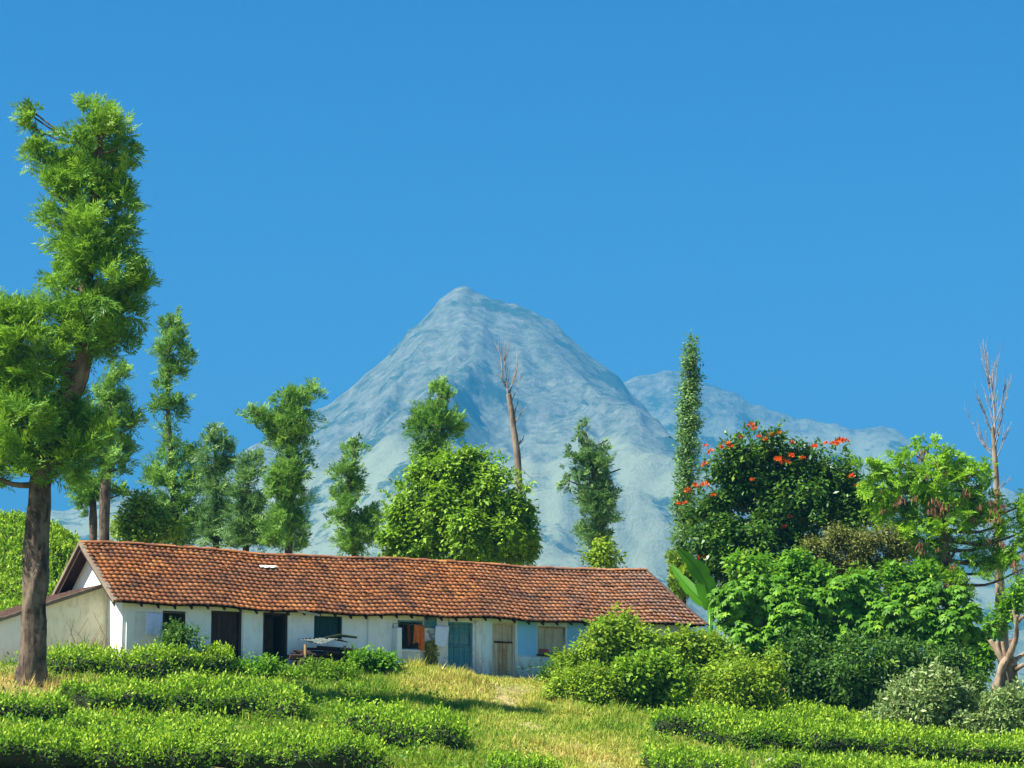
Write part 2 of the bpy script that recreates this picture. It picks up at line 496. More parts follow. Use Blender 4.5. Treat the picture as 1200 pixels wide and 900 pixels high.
# ------------------------------------------------------------------ foliage builders
class Leaves:
    def __init__(s): s.V = []; s.r = []
    def quads(s, base, dr, side, L, W, rnd, fold=0.12, mid=0.45):
        """pointed leaves: base, left, tip, right"""
        n = len(base)
        up = norm(np.cross(side, dr))
        L = np.broadcast_to(np.asarray(L, float), n)[:, None]; W = np.broadcast_to(np.asarray(W, float), n)[:, None]
        m = base + dr * L * mid + up * W * fold
        a = np.stack((base, m - side * W / 2, base + dr * L, m + side * W / 2), 1)
        s.V.append(a); s.r.append(np.broadcast_to(rnd, n))
    def build(s, name, mat, parent, origin):
        V = np.concatenate(s.V); r = np.concatenate(s.r); n = len(V)
        Fq = np.arange(n * 4).reshape(n, 4)
        return link(name, np_mesh(name, V.reshape(-1, 3) - np.asarray(origin), Fq, mat, {'rnd': np.clip(r, 0, 1)}), parent)

def rdir(n):
    return norm(RNG.normal(size=(n, 3)))

def pick_blobs(blobs, n, power=2.0):
    w = blobs[:, 3] ** power
    k = RNG.choice(len(blobs), n, p=w / w.sum())
    return k

def add_fronds(lv, o, d, FL, npair, LL, LW, droop, tone, curl=0.3):
    """feathery fronds: rachis with paired narrow leaflets"""
    n = len(o)
    FL = np.broadcast_to(np.asarray(FL, float), n)
    ref = rdir(n)
    s = norm(np.cross(d, ref))
    for j in range(npair):
        t = (j + 0.6) / npair
        p = o + d * (FL * t)[:, None] + np.array((0, 0, -1.0)) * (droop * FL * t * t)[:, None]
        dd = norm(d + np.array((0, 0, -1.0)) * (2 * droop * t))
        ll = LL * (0.55 + 0.9 * math.sin(math.pi * min(0.95, 0.15 + 0.8 * t)) * 0.6)
        for sg in (-1, 1):
            ld = norm(s * sg + dd * 0.75 + rdir(n) * 0.22)
            sd = norm(np.cross(ld, np.cross(s, dd) + rdir(n) * 0.5))
            lv.quads(p, ld, sd, ll * RNG.uniform(0.75, 1.25, n), LW, tone + RNG.uniform(-0.12, 0.12, n))
    p = o + d * (FL * 0.98)[:, None] - np.array((0, 0, 1.0)) * (droop * FL)[:, None]
    ld = norm(d - np.array((0, 0, 2 * droop)))
    lv.quads(p, ld, norm(np.cross(ld, ref)), LL, LW, tone)

def crown_fronds(lv, blobs, n, FL, npair, LL, LW, up=0.6, droop=0.25, inner=0.35, per=11, cr=0.16):
    """feathery crown: sprays of fronds radiating from many short shoots"""
    nc = max(4, n // per)
    k = pick_blobs(blobs, nc)
    u = rdir(nc)
    c = blobs[k, :3] + u * (blobs[k, 3] * RNG.uniform(inner, 1.0, nc) ** 0.7 * 0.88)[:, None]
    ax = norm(u * 0.8 + np.array((0, 0, up + 0.25)) + RNG.normal(size=(nc, 3)) * 0.25)
    ct = RNG.uniform(-0.24, 0.24, nc); cs = RNG.uniform(0.7, 1.3, nc)
    kk = np.repeat(np.arange(nc), per); n = len(kk)
    o = c[kk] + RNG.normal(size=(n, 3)) * cr - ax[kk] * FL * 0.12
    d = norm(ax[kk] * 0.9 + rdir(n) * 0.75)
    tone = 0.5 + ct[kk] + RNG.uniform(-0.12, 0.12, n)
    fl_ = np.minimum(1.0, np.maximum(0.5, blobs[k, 3][kk] / (FL * 0.9)))
    add_fronds(lv, o, d, FL * fl_ * cs[kk] * RNG.uniform(0.6, 1.2, n), npair, LL, LW, droop, tone)

def crown_leaves(lv, blobs, nclump, per, cr, L, W, up=0.7, droop=0.2, shell=0.6, bright=0.0):
    k = pick_blobs(blobs, nclump)
    u = rdir(nclump)
    u[:, 2] += 0.15; u = norm(u)
    r = blobs[k, 3]
    c = blobs[k, :3] + u * (r * RNG.uniform(shell, 1.0, nclump))[:, None]
    ct = RNG.uniform(-0.25, 0.25, nclump) + bright
    kk = np.repeat(np.arange(nclump), per); n = len(kk)
    off = RNG.normal(size=(n, 3)) * cr * 0.55
    p = c[kk] + off
    nrm = norm(u[kk] * 0.55 + np.array((0, 0, up)) + RNG.normal(size=(n, 3)) * 0.45)
    dr = norm(norm(off + 1e-6) * 0.7 + u[kk] * 0.4 + RNG.normal(size=(n, 3)) * 0.5 - np.array((0, 0, droop)))
    dr = norm(dr - nrm * np.sum(dr * nrm, 1, keepdims=True))
    sd = norm(np.cross(dr, nrm))
    sc_ = RNG.uniform(0.65, 1.3, n)
    lv.quads(p, dr, sd, L * sc_, W * sc_, 0.5 + ct[kk] + RNG.uniform(-0.22, 0.22, n))

def add_shoots(lv, blobs, n, length, L, W, per=9, up=0.5):
    """leafy shoots that stick out of the crown and break its outline"""
    k = pick_blobs(blobs, n); u = rdir(n); u[:, 2] = np.abs(u[:, 2]) * 0.9 + 0.05; u = norm(u)
    o = blobs[k, :3] + u * (blobs[k, 3] * 0.85)[:, None]
    d = norm(u * 0.8 + np.array((0, 0, up)) + RNG.normal(size=(n, 3)) * 0.3)
    ln = length * RNG.uniform(0.5, 1.3, n); tone = 0.55 + RNG.uniform(-0.2, 0.3, n)
    for j in range(per):
        t = (j + 1) / per
        p = o + d * (ln * t)[:, None] - np.array((0, 0, 1.0)) * (0.25 * ln * t * t)[:, None]
        ld = norm(rdir(n) + d * 0.7)
        lv.quads(p, ld, norm(np.cross(ld, rdir(n))), L * (1.1 - 0.4 * t), W * (1.1 - 0.4 * t), tone + RNG.uniform(-0.1, 0.1, n))

def crown_palmate(lv, blobs, n, L, W, fingers=7, shell=0.55):
    k = pick_blobs(blobs, n)
    u = rdir(n); u[:, 2] += 0.35; u = norm(u)
    c = blobs[k, :3] + u * (blobs[k, 3] * RNG.uniform(shell, 1.0, n))[:, None]
    ax = norm(u * 0.6 + np.array((0, 0, 0.9)) + RNG.normal(size=(n, 3)) * 0.35)
    a = norm(np.cross(ax, rdir(n))); b = np.cross(ax, a)
    tone = 0.5 + RNG.uniform(-0.32, 0.32, n)
    size = RNG.uniform(0.65, 1.2, n)
    for j in range(fingers):
        th = (j - (fingers - 1) / 2) * (2 * math.pi * 0.82 / fingers)
        rad = a * math.cos(th) + b * math.sin(th)
        dr = norm(rad - ax * 0.38 - np.array((0, 0, 0.25)))
        sd = norm(np.cross(dr, ax))
        lv.quads(c, dr, sd, L * size * (1.0 - 0.12 * abs(j - (fingers - 1) / 2)), W * size, tone + RNG.uniform(-0.1, 0.1, n), 0.1, 0.5)

def blobs_px(lst, Y, spread=0.6, extra=0):
    out = []
    for b in lst:
        px, py, rp = b[:3]
        y = Y + RNG.uniform(-1, 1) * spread * rp / FPX * Y
        p = P(px, py, y)
        out.append((*p, rp / FPX * y))
    return np.array(out)

def lumps(blobs, n, f0=0.22, f1=0.42):
    """uneven outline: smaller lumps spread over the blobs"""
    k = pick_blobs(blobs, n); u = rdir(n); r = blobs[k, 3] * RNG.uniform(f0, f1, n)
    c = blobs[k, :3] + u * (blobs[k, 3] - r * RNG.uniform(0.0, 0.8, n))[:, None]
    return np.column_stack((c, r))

def tree(name, label, cat, Y, trunk_px, blob_list, build, mat, bark='bark', group=None, spread=0.6, limb=True, base_px=None, rough=0.1, sides=9, twig_n=0):
    """trunk_px: list of (px, py, radius px) from the bottom; the foot goes down to the ground"""
    if trunk_px:
        tp = [P(x, y, Y) for x, y, r in trunk_px]; tr = [r / FPX * Y for x, y, r in trunk_px]
        foot = tp[0].copy(); g = gz(foot[0], foot[1]) - 0.15
        if foot[2] > g + 0.3:
            low = np.array((foot[0] + (foot[0] - tp[1][0]) * 0.15, foot[1], g)); tp.insert(0, low); tr.insert(0, tr[0] * 1.15)
        else:
            tp[0][2] = g
        base = np.array((tp[0][0], tp[0][1], g + 0.15))
    else:
        c = blobs_px(blob_list[:1], Y)[0]
        base = np.array((c[0], c[1], gz(c[0], c[1])))
    root = thing(name, label, cat, base, group=group)
    blobs = blobs_px(blob_list, Y, spread) if blob_list else None
    if trunk_px:
        pp, rr = smooth_path(tp, tr, 8)
        mb = MB(); mb.tube(pp - base, rr, sides, rough, len(label))
        mb.build('trunk', M[bark], root, smooth=True)
        if limb and blobs is not None:
            lb = MB()
            for b in blobs:
                d = np.linalg.norm(pp - b[:3], axis=1) + 0.9 * np.maximum(pp[:, 2] - b[2] + 0.4 * b[3], 0)
                k = int(np.argmin(d)); s = pp[k]
                if np.linalg.norm(s - b[:3]) < 0.25: continue
                mid = (s + b[:3]) / 2 - np.array((0, 0, 0.12 * np.linalg.norm(s - b[:3])))
                end = b[:3] + norm(b[:3] - s) * b[3] * 0.1 + np.array((0, 0, 0.1 * b[3]))
                q, r2 = smooth_path([s, mid, b[:3], end], [min(rr[k] * 0.55, 0.12 * b[3] + 0.03), min(rr[k] * 0.4, 0.08 * b[3] + 0.02), 0.03, 0.012], 4)
                lb.tube(q - base, r2, 6)
            if lb.v: lb.build('limb', M[bark], root, smooth=True)['kind'] = 'stuff'
    if build:
        lv = Leaves(); build(lv, blobs); lv.build('crown', M[mat], root, base)
    return root

SILVER = 'feathery silver oaks standing behind the house'
def oak_build(n, FL=0.55, npair=6, LL=0.24, LW=0.055, up=0.8, droop=0.12):
    return lambda lv, b: crown_fronds(lv, b, n, FL, npair, LL, LW, up, droop)

# ------------------------------------------------------------------ house materials
def plaster(name, base, stain, low, amount=0.5, peel=None):
    m, nt, b = new_mat(name)
    n1 = noise(nt, 1.1, 6, 0.65); n2 = noise(nt, 5.0, 6, 0.7, 'object', (1, 1, 0.35)); n3 = noise(nt, 22, 4, 0.6)
    c = mixc(nt, ramp(nt, n1, [(0.4, val(0)), (0.7, val(amount))]), base, stain)
    c = mixc(nt, ramp(nt, n2, [(0.5, val(0)), (0.72, val(amount))]), c, low)
    tc = nd(nt, 'ShaderNodeTexCoord'); sp = nd(nt, 'ShaderNodeSeparateXYZ'); nt.links.new(tc.outputs['Object'], sp.inputs[0])
    mr = nd(nt, 'ShaderNodeMapRange'); nt.links.new(sp.outputs['Z'], mr.inputs[0])
    mr.inputs[1].default_value = 0.95; mr.inputs[2].default_value = 0.0
    ml = nd(nt, 'ShaderNodeMath', operation='MULTIPLY'); nt.links.new(mr.outputs[0], ml.inputs[0]); nt.links.new(ramp(nt, n2, [(0.3, val(0)), (0.6, val(1))]), ml.inputs[1])
    c = mixc(nt, ml.outputs[0], c, low)
    if peel:
        c = mixc(nt, ramp(nt, noise(nt, 3.2, 5, 0.6, 'object', None, 0.6), [(0.60, val(0)), (0.63, val(1))]), c, peel)
    nt.links.new(c, b.inputs['Base Color']); b.inputs['Roughness'].default_value = 0.92
    bump(nt, b, n3, 0.25, 0.01)
    return m
M['white'] = plaster('plaster_white', (0.92, 0.91, 0.88), (0.80, 0.76, 0.66), (0.48, 0.42, 0.32), 0.4)
M['gable_white'] = plaster('plaster_bright_white', (0.86, 0.84, 0.80), (0.76, 0.73, 0.68), (0.54, 0.50, 0.42), 0.35)
M['cream'] = plaster('plaster_cream', (0.90, 0.85, 0.66), (0.76, 0.68, 0.46), (0.38, 0.28, 0.15), 0.6)
M['bluewash'] = plaster('plaster_pale_blue', (0.66, 0.80, 0.84), (0.52, 0.68, 0.74), (0.40, 0.36, 0.27), 0.6, (0.76, 0.76, 0.68))
M['worn'] = plaster('plaster_worn_grey_white', (0.84, 0.83, 0.80), (0.56, 0.58, 0.60), (0.36, 0.28, 0.22), 0.6, (0.42, 0.36, 0.32))
M['blue'] = plaster('paint_sky_blue', (0.26, 0.58, 0.90), (0.24, 0.46, 0.70), (0.40, 0.54, 0.62), 0.4)
M['mortar'] = plaster('lime_mortar', (0.24, 0.19, 0.14), (0.16, 0.12, 0.085), (0.1, 0.075, 0.05), 0.8)

def wood(name, c0, c1, c2, peel=None):
    m, nt, b = new_mat(name)
    n1 = noise(nt, 9, 6, 0.65, 'object', (1, 1, 0.12), 0.3); n2 = noise(nt, 2.2, 5, 0.65)
    c = ramp(nt, n1, [(0.3, c0), (0.52, c1), (0.75, c2)])
    if peel: c = mixc(nt, ramp(nt, n2, [(0.5, val(0)), (0.6, val(0.85))]), c, peel)
    nt.links.new(c, b.inputs['Base Color']); b.inputs['Roughness'].default_value = 0.75
    bump(nt, b, n1, 0.4, 0.01)
    return m
M['wood_dark'] = wood('wood_dark_brown', (0.022, 0.014, 0.012), (0.05, 0.03, 0.024), (0.085, 0.055, 0.04))
M['wood_old'] = wood('wood_weathered_brown', (0.20, 0.125, 0.065), (0.42, 0.29, 0.16), (0.60, 0.48, 0.32), (0.34, 0.19, 0.08))
M['wood_grey'] = wood('wood_weathered_grey', (0.34, 0.27, 0.19), (0.54, 0.45, 0.32), (0.68, 0.58, 0.44))
M['teal_paint'] = wood('wood_blue_green_paint', (0.035, 0.13, 0.165), (0.065, 0.22, 0.27), (0.11, 0.29, 0.34), (0.16, 0.26, 0.27))
M['teal_dark'] = wood('wood_dark_teal_paint', (0.008, 0.035, 0.038), (0.015, 0.06, 0.062), (0.03, 0.09, 0.09))

def flat_mat(name, c, rough=0.8, metal=0.0, var=0.25):
    m, nt, b = new_mat(name)
    n = noise(nt, 6, 5, 0.6)
    nt.links.new(ramp(nt, n, [(0.3, tuple(x * (1 - var) for x in c)), (0.7, tuple(min(1, x * (1 + var)) for x in c))]), b.inputs['Base Color'])
    b.inputs['Roughness'].default_value = rough; b.inputs['Metallic'].default_value = metal
    return m
def tile_mat():
    m, nt, b = new_mat('clay_roof_tile')
    at = nd(nt, 'ShaderNodeAttribute', attribute_name='rnd')
    oi = nd(nt, 'ShaderNodeObjectInfo')
    ad = nd(nt, 'ShaderNodeMath', operation='ADD'); nt.links.new(at.outputs['Fac'], ad.inputs[0]); nt.links.new(oi.outputs['Random'], ad.inputs[1])
    fr = nd(nt, 'ShaderNodeMath', operation='FRACT'); nt.links.new(ad.outputs[0], fr.inputs[0])
    c = ramp(nt, fr.outputs[0], [(0.0, (0.25, 0.085, 0.032)), (0.3, (0.37, 0.125, 0.038)), (0.65, (0.46, 0.165, 0.046)), (0.88, (0.53, 0.215, 0.066)), (1.0, (0.38, 0.16, 0.075))])
    n1 = noise(nt, 0.35, 5, 0.65, 'pos'); n2 = noise(nt, 1.5, 6, 0.7, 'pos'); n3 = noise(nt, 14, 4, 0.65, 'pos')
    c = mixc(nt, ramp(nt, n1, [(0.42, val(0)), (0.60, val(0.7))]), c, (0.20, 0.085, 0.045))
    c = mixc(nt, ramp(nt, n2, [(0.50, val(0)), (0.64, val(0.85))]), c, (0.075, 0.038, 0.024))
    c = mixc(nt, ramp(nt, n3, [(0.60, val(0)), (0.72, val(0.55))]), c, (0.50, 0.36, 0.24))
    # lichen-pale bloom toward the right end of the roof
    tc = nd(nt, 'ShaderNodeNewGeometry'); sp = nd(nt, 'ShaderNodeSeparateXYZ'); nt.links.new(tc.outputs['Position'], sp.inputs[0])
    mr = nd(nt, 'ShaderNodeMapRange'); nt.links.new(sp.outputs['X'], mr.inputs[0]); mr.inputs[1].default_value = -2.0; mr.inputs[2].default_value = 8.0
    ml = nd(nt, 'ShaderNodeMath', operation='MULTIPLY'); nt.links.new(mr.outputs[0], ml.inputs[0])
    nt.links.new(ramp(nt, noise(nt, 2.4, 6, 0.75, 'pos'), [(0.40, val(0)), (0.62, val(0.9))]), ml.inputs[1])
    c = mixc(nt, ml.outputs[0], c, (0.36, 0.235, 0.17))
    nt.links.new(c, b.inputs['Base Color']); b.inputs['Roughness'].default_value = 0.85
    bump(nt, b, n3, 0.3, 0.01)
    return m
M['tile'] = tile_mat()
M['tile_old'] = flat_mat('clay_tile_old_dark', (0.075, 0.042, 0.03), 0.9, 0, 0.6)

M['cloth_violet'] = flat_mat('cloth_violet_white', (0.60, 0.58, 0.80), 0.9, 0, 0.1)
M['cloth_white'] = flat_mat('cloth_blue_white', (0.68, 0.72, 0.84), 0.9, 0, 0.1)
M['cloth_orange'] = flat_mat('cloth_orange', (0.72, 0.17, 0.03), 0.9, 0, 0.2)
M['cloth_rust'] = flat_mat('cloth_dark_rust', (0.16, 0.05, 0.02), 0.9, 0, 0.3)
M['cloth_pink'] = flat_mat('cloth_pale_pink', (0.70, 0.5, 0.42), 0.9, 0, 0.15)
M['rope'] = flat_mat('rope', (0.3, 0.26, 0.2))
M['tin'] = flat_mat('corrugated_tin', (0.085, 0.105, 0.095), 0.8, 0.0, 0.6)
M['stone'] = flat_mat('stone_grey', (0.27, 0.25, 0.21), 0.95, 0, 0.35)
M['floor'] = flat_mat('floor_earth', (0.15, 0.12, 0.09))
M['straw'] = flat_mat('dry_stalk', (0.50, 0.38, 0.22), 0.9, 0, 0.3)
M['red'] = flat_mat('paint_faded_red', (0.42, 0.09, 0.09), 0.8, 0, 0.2)
M['moss'] = leaf_mat('creeper_yellow', [(0.0, (0.10, 0.10, 0.02)), (0.5, (0.30, 0.27, 0.05)), (1.0, (0.44, 0.42, 0.10))], 0.25, (0.45, 0.42, 0.08))

# ------------------------------------------------------------------ house
house = thing('house', 'long low whitewashed house under a sagging red clay tile roof', 'house', H_O, H_YAW)
LEN, DEP = 23.9, 5.9
OV, OVG = 0.55, 0.50                             # eave and gable overhang
HY = DEP / 2
RZ = F(88, 636, HY)[1]                           # ridge height above the floor
EZ = F(300, 712.5, -OV)[1]                       # eave height
TANP = (RZ - EZ) / (HY + OV)
WT = EZ + OV * TANP - 0.10                       # top of the front wall
UR = F(757, 669, HY)[0]                          # ridge end at the right
UE = F(829, 735, -OV)[0]                         # eave end at the right
LEN = UE - 0.45
T = 0.22

def wall_grid(mb, u0, u1, z0, z1, holes, y0, y1):
    us = sorted({u0, u1, *[max(u0, min(u1, h[k])) for h in holes for k in (0, 1)]})
    zs = sorted({z0, z1, *[max(z0, min(z1, h[k])) for h in holes for k in (2, 3)]})
    # merge cells vertically to keep boxes few
    for a, b in zip(us, us[1:]):
        if b - a < 1e-4: continue
        runs = []
        for c, d in zip(zs, zs[1:]):
            m = ((a + b) / 2, (c + d) / 2)
            if any(h[0] < m[0] < h[1] and h[2] < m[1] < h[3] for h in holes): continue
            if runs and abs(runs[-1][1] - c) < 1e-6: runs[-1][1] = d
            else: runs.append([c, d])
        for c, d in runs: mb.box(a, b, y0, y1, c, d)

def hole(x0, x1, ytop, ybot):
    """opening given by photograph pixels on the front wall"""
    u0 = F(x0, (ytop + ybot) / 2)[0]; u1 = F(x1, (ytop + ybot) / 2)[0]; xm = (x0 + x1) / 2
    return [u0, u1, max(F(xm, ybot)[1], 0.0), min(F(xm, ytop)[1], WT - 0.12)]

o_left = hole(190, 217, 716, 790); o_left[2] = 0
o_dark = hole(247, 283, 716, 790); o_dark[2] = 0
o_open = hole(308, 337, 718, 790); o_open[2] = 0
w_teal = hole(368, 401, 722, 750)
w_cloth = hole(466, 496, 727, 762)
o_blue = hole(525, 554, 729, 791); o_blue[2] = 0.02
o_wood = hole(577, 604, 729, 794); o_wood[2] = 0.04
w_shut = hole(630, 663, 734, 767)
w_right = hole(715, 745, 738, 770)
uA = F(459, 750)[0]; uB = F(556, 760)[0]
for (a, b, mat, hl) in ((0, uA, 'white', (o_left, o_dark, o_open, w_teal)), (uA, uB, 'worn', (w_cloth, o_blue)), (uB, LEN, 'bluewash', (o_wood, w_shut, w_right))):
    mb = MB(); wall_grid(mb, a, b, -0.6, WT, hl, 0, T); mb.build('wall', M[mat], house)
# gable walls, rear wall, floor, cross walls
for x0, x1, mat in ((0, T, 'gable_white'), (LEN - T, LEN, 'bluewash')):
    mb = MB()
    poly = [(x0, T, -0.6), (x0, DEP, -0.6), (x0, DEP, WT), (x0, HY, RZ - 0.12), (x0, T, WT + T * TANP * 0.9)]
    mb.prism(poly, np.array((0.0, 0, 0)), np.array((x1 - x0, 0, 0))); mb.build('gable_wall', M[mat], house)
mb = MB(); mb.box(T, LEN - T, DEP - T, DEP, -0.6, WT); mb.build('rear_wall', M['white'], house)
mb = MB(); mb.box(T, LEN - T, T, DEP - T, -0.3, -0.01); mb.build('floor_slab', M['floor'], house)
for px in (232, 345, 445, 511, 566):
    mb = MB(); u = F(px, 760)[0]; mb.box(u - 0.08, u + 0.08, T, DEP - T, 0, WT); mb.build('partition_wall', M['cream'], house)
# the plinth band right of the wooden door, and the brighter blue panel above it
u0, z0 = F(607, 768); u1, z1 = F(684, 769)
pb = MB()
ua, ub = F(606.5, 750)[0], F(629, 750)[0]; pb.box(ua, ub, -0.012, 0.05, F(618, 768)[1], WT - 0.03); pb.build('painted_panel', M['blue'], house)
pb = MB(); uc, ud = F(665, 750)[0], F(712, 750)[0]; pb.box(uc, ud, -0.012, 0.05, F(688, 770)[1], WT - 0.03); pb.build('painted_panel', M['blue'], house)
pb = MB(); pb.box(ua - 0.03, ud, -0.06, -0.001, -0.4, F(618, 769)[1]); pb.build('plinth', M['bluewash'], house, bevel=0.02)
pb = MB(); pb.box(F(557, 760)[0], F(563.5, 760)[0], -0.07, -0.001, -0.4, WT - 0.05); pb.build('pilaster', M['worn'], house, bevel=0.015)
pb = MB(); pb.box(F(564, 760)[0], F(574.5, 760)[0], -0.03, -0.001, -0.4, WT - 0.05); pb.build('pilaster', M['bluewash'], house, bevel=0.015)
for x0, x1, d, mt in ((430, 440, 0.10, 'gable_white'), (284, 306, 0.04, 'white'), (147, 158, 0.05, 'gable_white')):
    pb = MB(); pb.box(F(x0, 750)[0], F(x1, 750)[0], -d, -0.001, -0.4, WT - 0.04); pb.build('pilaster', M[mt], house, bevel=0.015)
pb = MB(); pb.box(F(459, 750)[0], F(465, 750)[0], -0.42, -0.001, -0.4, F(462, 736)[1]); pb.build('buttress', M['gable_white'], house, bevel=0.02)
pb = MB(); pb.box(F(497, 760)[0], F(511, 760)[0], -0.05, -0.001, F(505, 736)[1], WT - 0.04); pb.build('lintel_board', M['teal_paint'], house)

def frame(h, name, mat, parent, w=0.07, y0=0.045, y1=0.17, sill=True):
    f = MB()
    f.box(h[0], h[0] + w, y0, y1, h[2], h[3]); f.box(h[1] - w, h[1], y0, y1, h[2], h[3])
    f.box(h[0] + w, h[1] - w, y0, y1, h[3] - w, h[3])
    if sill: f.box(h[0] + w, h[1] - w, y0, y1, h[2], h[2] + w)
    return f.build(name, M[mat], parent)

def planks(h, n, mat, parent, y, inset=0.07, z0=None, z1=None, name='plank', gap=0.012, mats=None):
    y = y + 0.075; a, b = h[0] + inset, h[1] - inset; w = (b - a) / n
    z0 = h[2] + (inset if z0 is None else 0) if z0 is None else z0
    z1 = h[3] - inset if z1 is None else z1
    for k in range(n):
        m_ = MB(); dz = random.uniform(0, 0.02); dy = random.uniform(-0.008, 0.008)
        m_.box(a + k * w + gap / 2, a + (k + 1) * w - gap / 2, y + dy, y + 0.03 + dy, z0 + dz, z1 - dz * 0.5)
        m_.build(name, M[mats[k % len(mats)] if mats else mat], parent)

# dark plank doors at the left
for h in (o_dark,):
    d = frame(h, 'door', 'wood_dark', house, 0.09, sill=False); d['label'] = 'dark brown plank door'
    planks(h, 5, 'wood_dark', d, 0.10, 0.09, 0.01)
for h in (o_left, o_open):
    d = frame(h, 'door_frame', 'wood_dark', house, 0.08, sill=False); d['label'] = 'open doorway with dark frame'
# opened leaf standing inside the second doorway
m_ = MB(); m_.box(o_open[1] - 0.13, o_open[1] - 0.09, 0.12, 0.95, 0.02, o_open[3] - 0.1); m_.build('door_leaf', M['wood_dark'], house)
# windows
w = frame(w_teal, 'window', 'teal_dark', house, 0.06); w['label'] = 'dark teal shuttered window'
planks(w_teal, 4, 'teal_dark', w, 0.09, 0.06, name='shutter_plank')
w = frame(w_cloth, 'window', 'teal_paint', house, 0.07); w['label'] = 'open window with teal frame'
for k in range(1, 4):
    m_ = MB(); u = w_cloth[0] + (w_cloth[1] - w_cloth[0]) * k / 4; m_.box(u - 0.012, u + 0.012, 0.05, 0.075, w_cloth[2] + 0.07, w_cloth[3] - 0.07)
    m_.build('window_bar', M['teal_dark'], w)
m_ = MB(); m_.box(w_cloth[0] - 0.05, w_cloth[1] + 0.05, -0.09, -0.031, w_cloth[2] - 0.06, w_cloth[2] + 0.02); m_.build('window_sill', M['worn'], w)
# blue-green door: upper and lower plank leaves
d = frame(o_blue, 'door', 'teal_paint', house, 0.07, sill=False); d['label'] = 'blue-green plank door in two halves'
zm = F(540, 757)[1]
planks(o_blue, 4, 'teal_paint', d, 0.03, 0.07, o_blue[2] + 0.02, zm - 0.03)
planks(o_blue, 4, 'teal_paint', d, 0.045, 0.07, zm + 0.03, o_blue[3] - 0.07)
m_ = MB(); m_.box(o_blue[0] + 0.07, o_blue[1] - 0.07, 0.07, 0.125, zm - 0.028, zm + 0.028); m_.build('rail', M['teal_paint'], d)
# weathered wooden door
d = frame(o_wood, 'door', 'wood_grey', house, 0.09, sill=False); d['label'] = 'weathered brown wooden door'
zm = F(590, 752.5)[1]
planks(o_wood, 4, 'wood_old', d, 0.03, 0.09, o_wood[2] + 0.02, zm - 0.03, mats=['wood_grey', 'wood_old', 'wood_old', 'wood_grey'])
planks(o_wood, 2, 'wood_grey', d, 0.05, 0.09, zm + 0.03, o_wood[3] - 0.09)
m_ = MB(); m_.box(o_wood[0] + 0.09, o_wood[1] - 0.09, 0.06, 0.125, zm - 0.028, zm + 0.028); m_.build('rail', M['wood_dark'], d)
m_ = MB(); m_.box(o_wood[0] - 0.03, o_wood[1] + 0.03, -0.10, 0.1, -0.08, 0.035); m_.build('threshold', M['wood_grey'], d)
# shuttered window
w = frame(w_shut, 'window', 'wood_old', house, 0.06); w['label'] = 'window with closed grey wooden shutters'
planks(w_shut, 4, 'wood_grey', w, 0.0, 0.06, name='shutter_plank')
m_ = MB(); m_.box(w_shut[0] + 0.1, w_shut[0] + 0.5, 0.035, 0.06, w_shut[2] + 0.08, w_shut[2] + 0.2); m_.build('red_board', M['red'], w)
m_ = MB(); m_.box(w_shut[0] - 0.06, w_shut[1] + 0.06, -0.12, -0.031, w_shut[2] - 0.07, w_shut[2] + 0.0); m_.build('window_sill', M['wood_dark'], w)
w = frame(w_right, 'window', 'wood_dark', house, 0.06)
planks(w_right, 4, 'wood_old', w, 0.05, 0.06, name='shutter_plank')
# door step stones
for k, (x0, x1, d0, d1, z0, z1) in enumerate(((567, 592, 0.12, 0.75, -0.35, -0.09), (592.6, 618, 0.12, 0.7, -0.35, -0.10), (560, 621, 0.78, 1.2, -0.6, -0.24))):
    m_ = MB(); m_.box(F(x0, 797)[0], F(x1, 797)[0], -d1, -d0, z0, z1); m_.build('step', M['stone'], house, bevel=0.03)

# roof: deck, tiles, ridge
def roofz(u, w):
    """sag of the old roof, metres, at u along and w (0 ridge .. 1 eave)"""
    return 0.05 * math.sin(u * 0.55 + 0.6) * (1 - 0.3 * w) - 0.06 * math.sin(max(0, min(1, u / UR)) * math.pi) + 0.025 * math.sin(u * 1.7 + 2.2 * w) * (0.4 + w)

SL = math.hypot(HY + OV, RZ - EZ)
SDIR = np.array((0, -(HY + OV) / SL, -(RZ - EZ) / SL)); SNRM = np.array((0, -(RZ - EZ) / SL, (HY + OV) / SL))
def roof_pt(u, s, n=0.0, back=False):
    """point on the roof: u along, s metres down the slope from the ridge, n proud"""
    p = np.array((u, HY, RZ)) + SDIR * s + SNRM * n
    p[2] += roofz(u, s / SL)
    if back: p[1] = 2 * HY - p[1]
    return p
def right_end(s):
    f = s / SL
    return UR + (UE - UR) * (f ** 1.12)
deck = MB()
for back in (False, True):
    n = 24
    for k in range(n):
        for j in range(3):
            ua0, ub0 = -OVG + 0.04, None
            def pt(kk, jj):
                s = SL * jj / 3 * 0.985; u = ua0 + (right_end(s) - 0.03 - ua0) * kk / n
                return roof_pt(u, s, -0.05, back)
            q = [pt(k, j), pt(k + 1, j), pt(k + 1, j + 1), pt(k, j + 1)]
            nn = np.array((0, SNRM[1] * (-1 if back else 1), SNRM[2])) * -0.03
            q2 = [p + nn for p in q]
            deck.add(q + q2, [(0, 3, 2, 1), (4, 5, 6, 7)])
# hip end
a, b, c = roof_pt(UR, 0, -0.05), roof_pt(right_end(SL), SL * 0.985, -0.05), roof_pt(right_end(SL), SL * 0.985, -0.05, True)
deck.add([a, b, c], [(0, 1, 2)])
roof = deck.build('roof', M['wood_dark'], house)

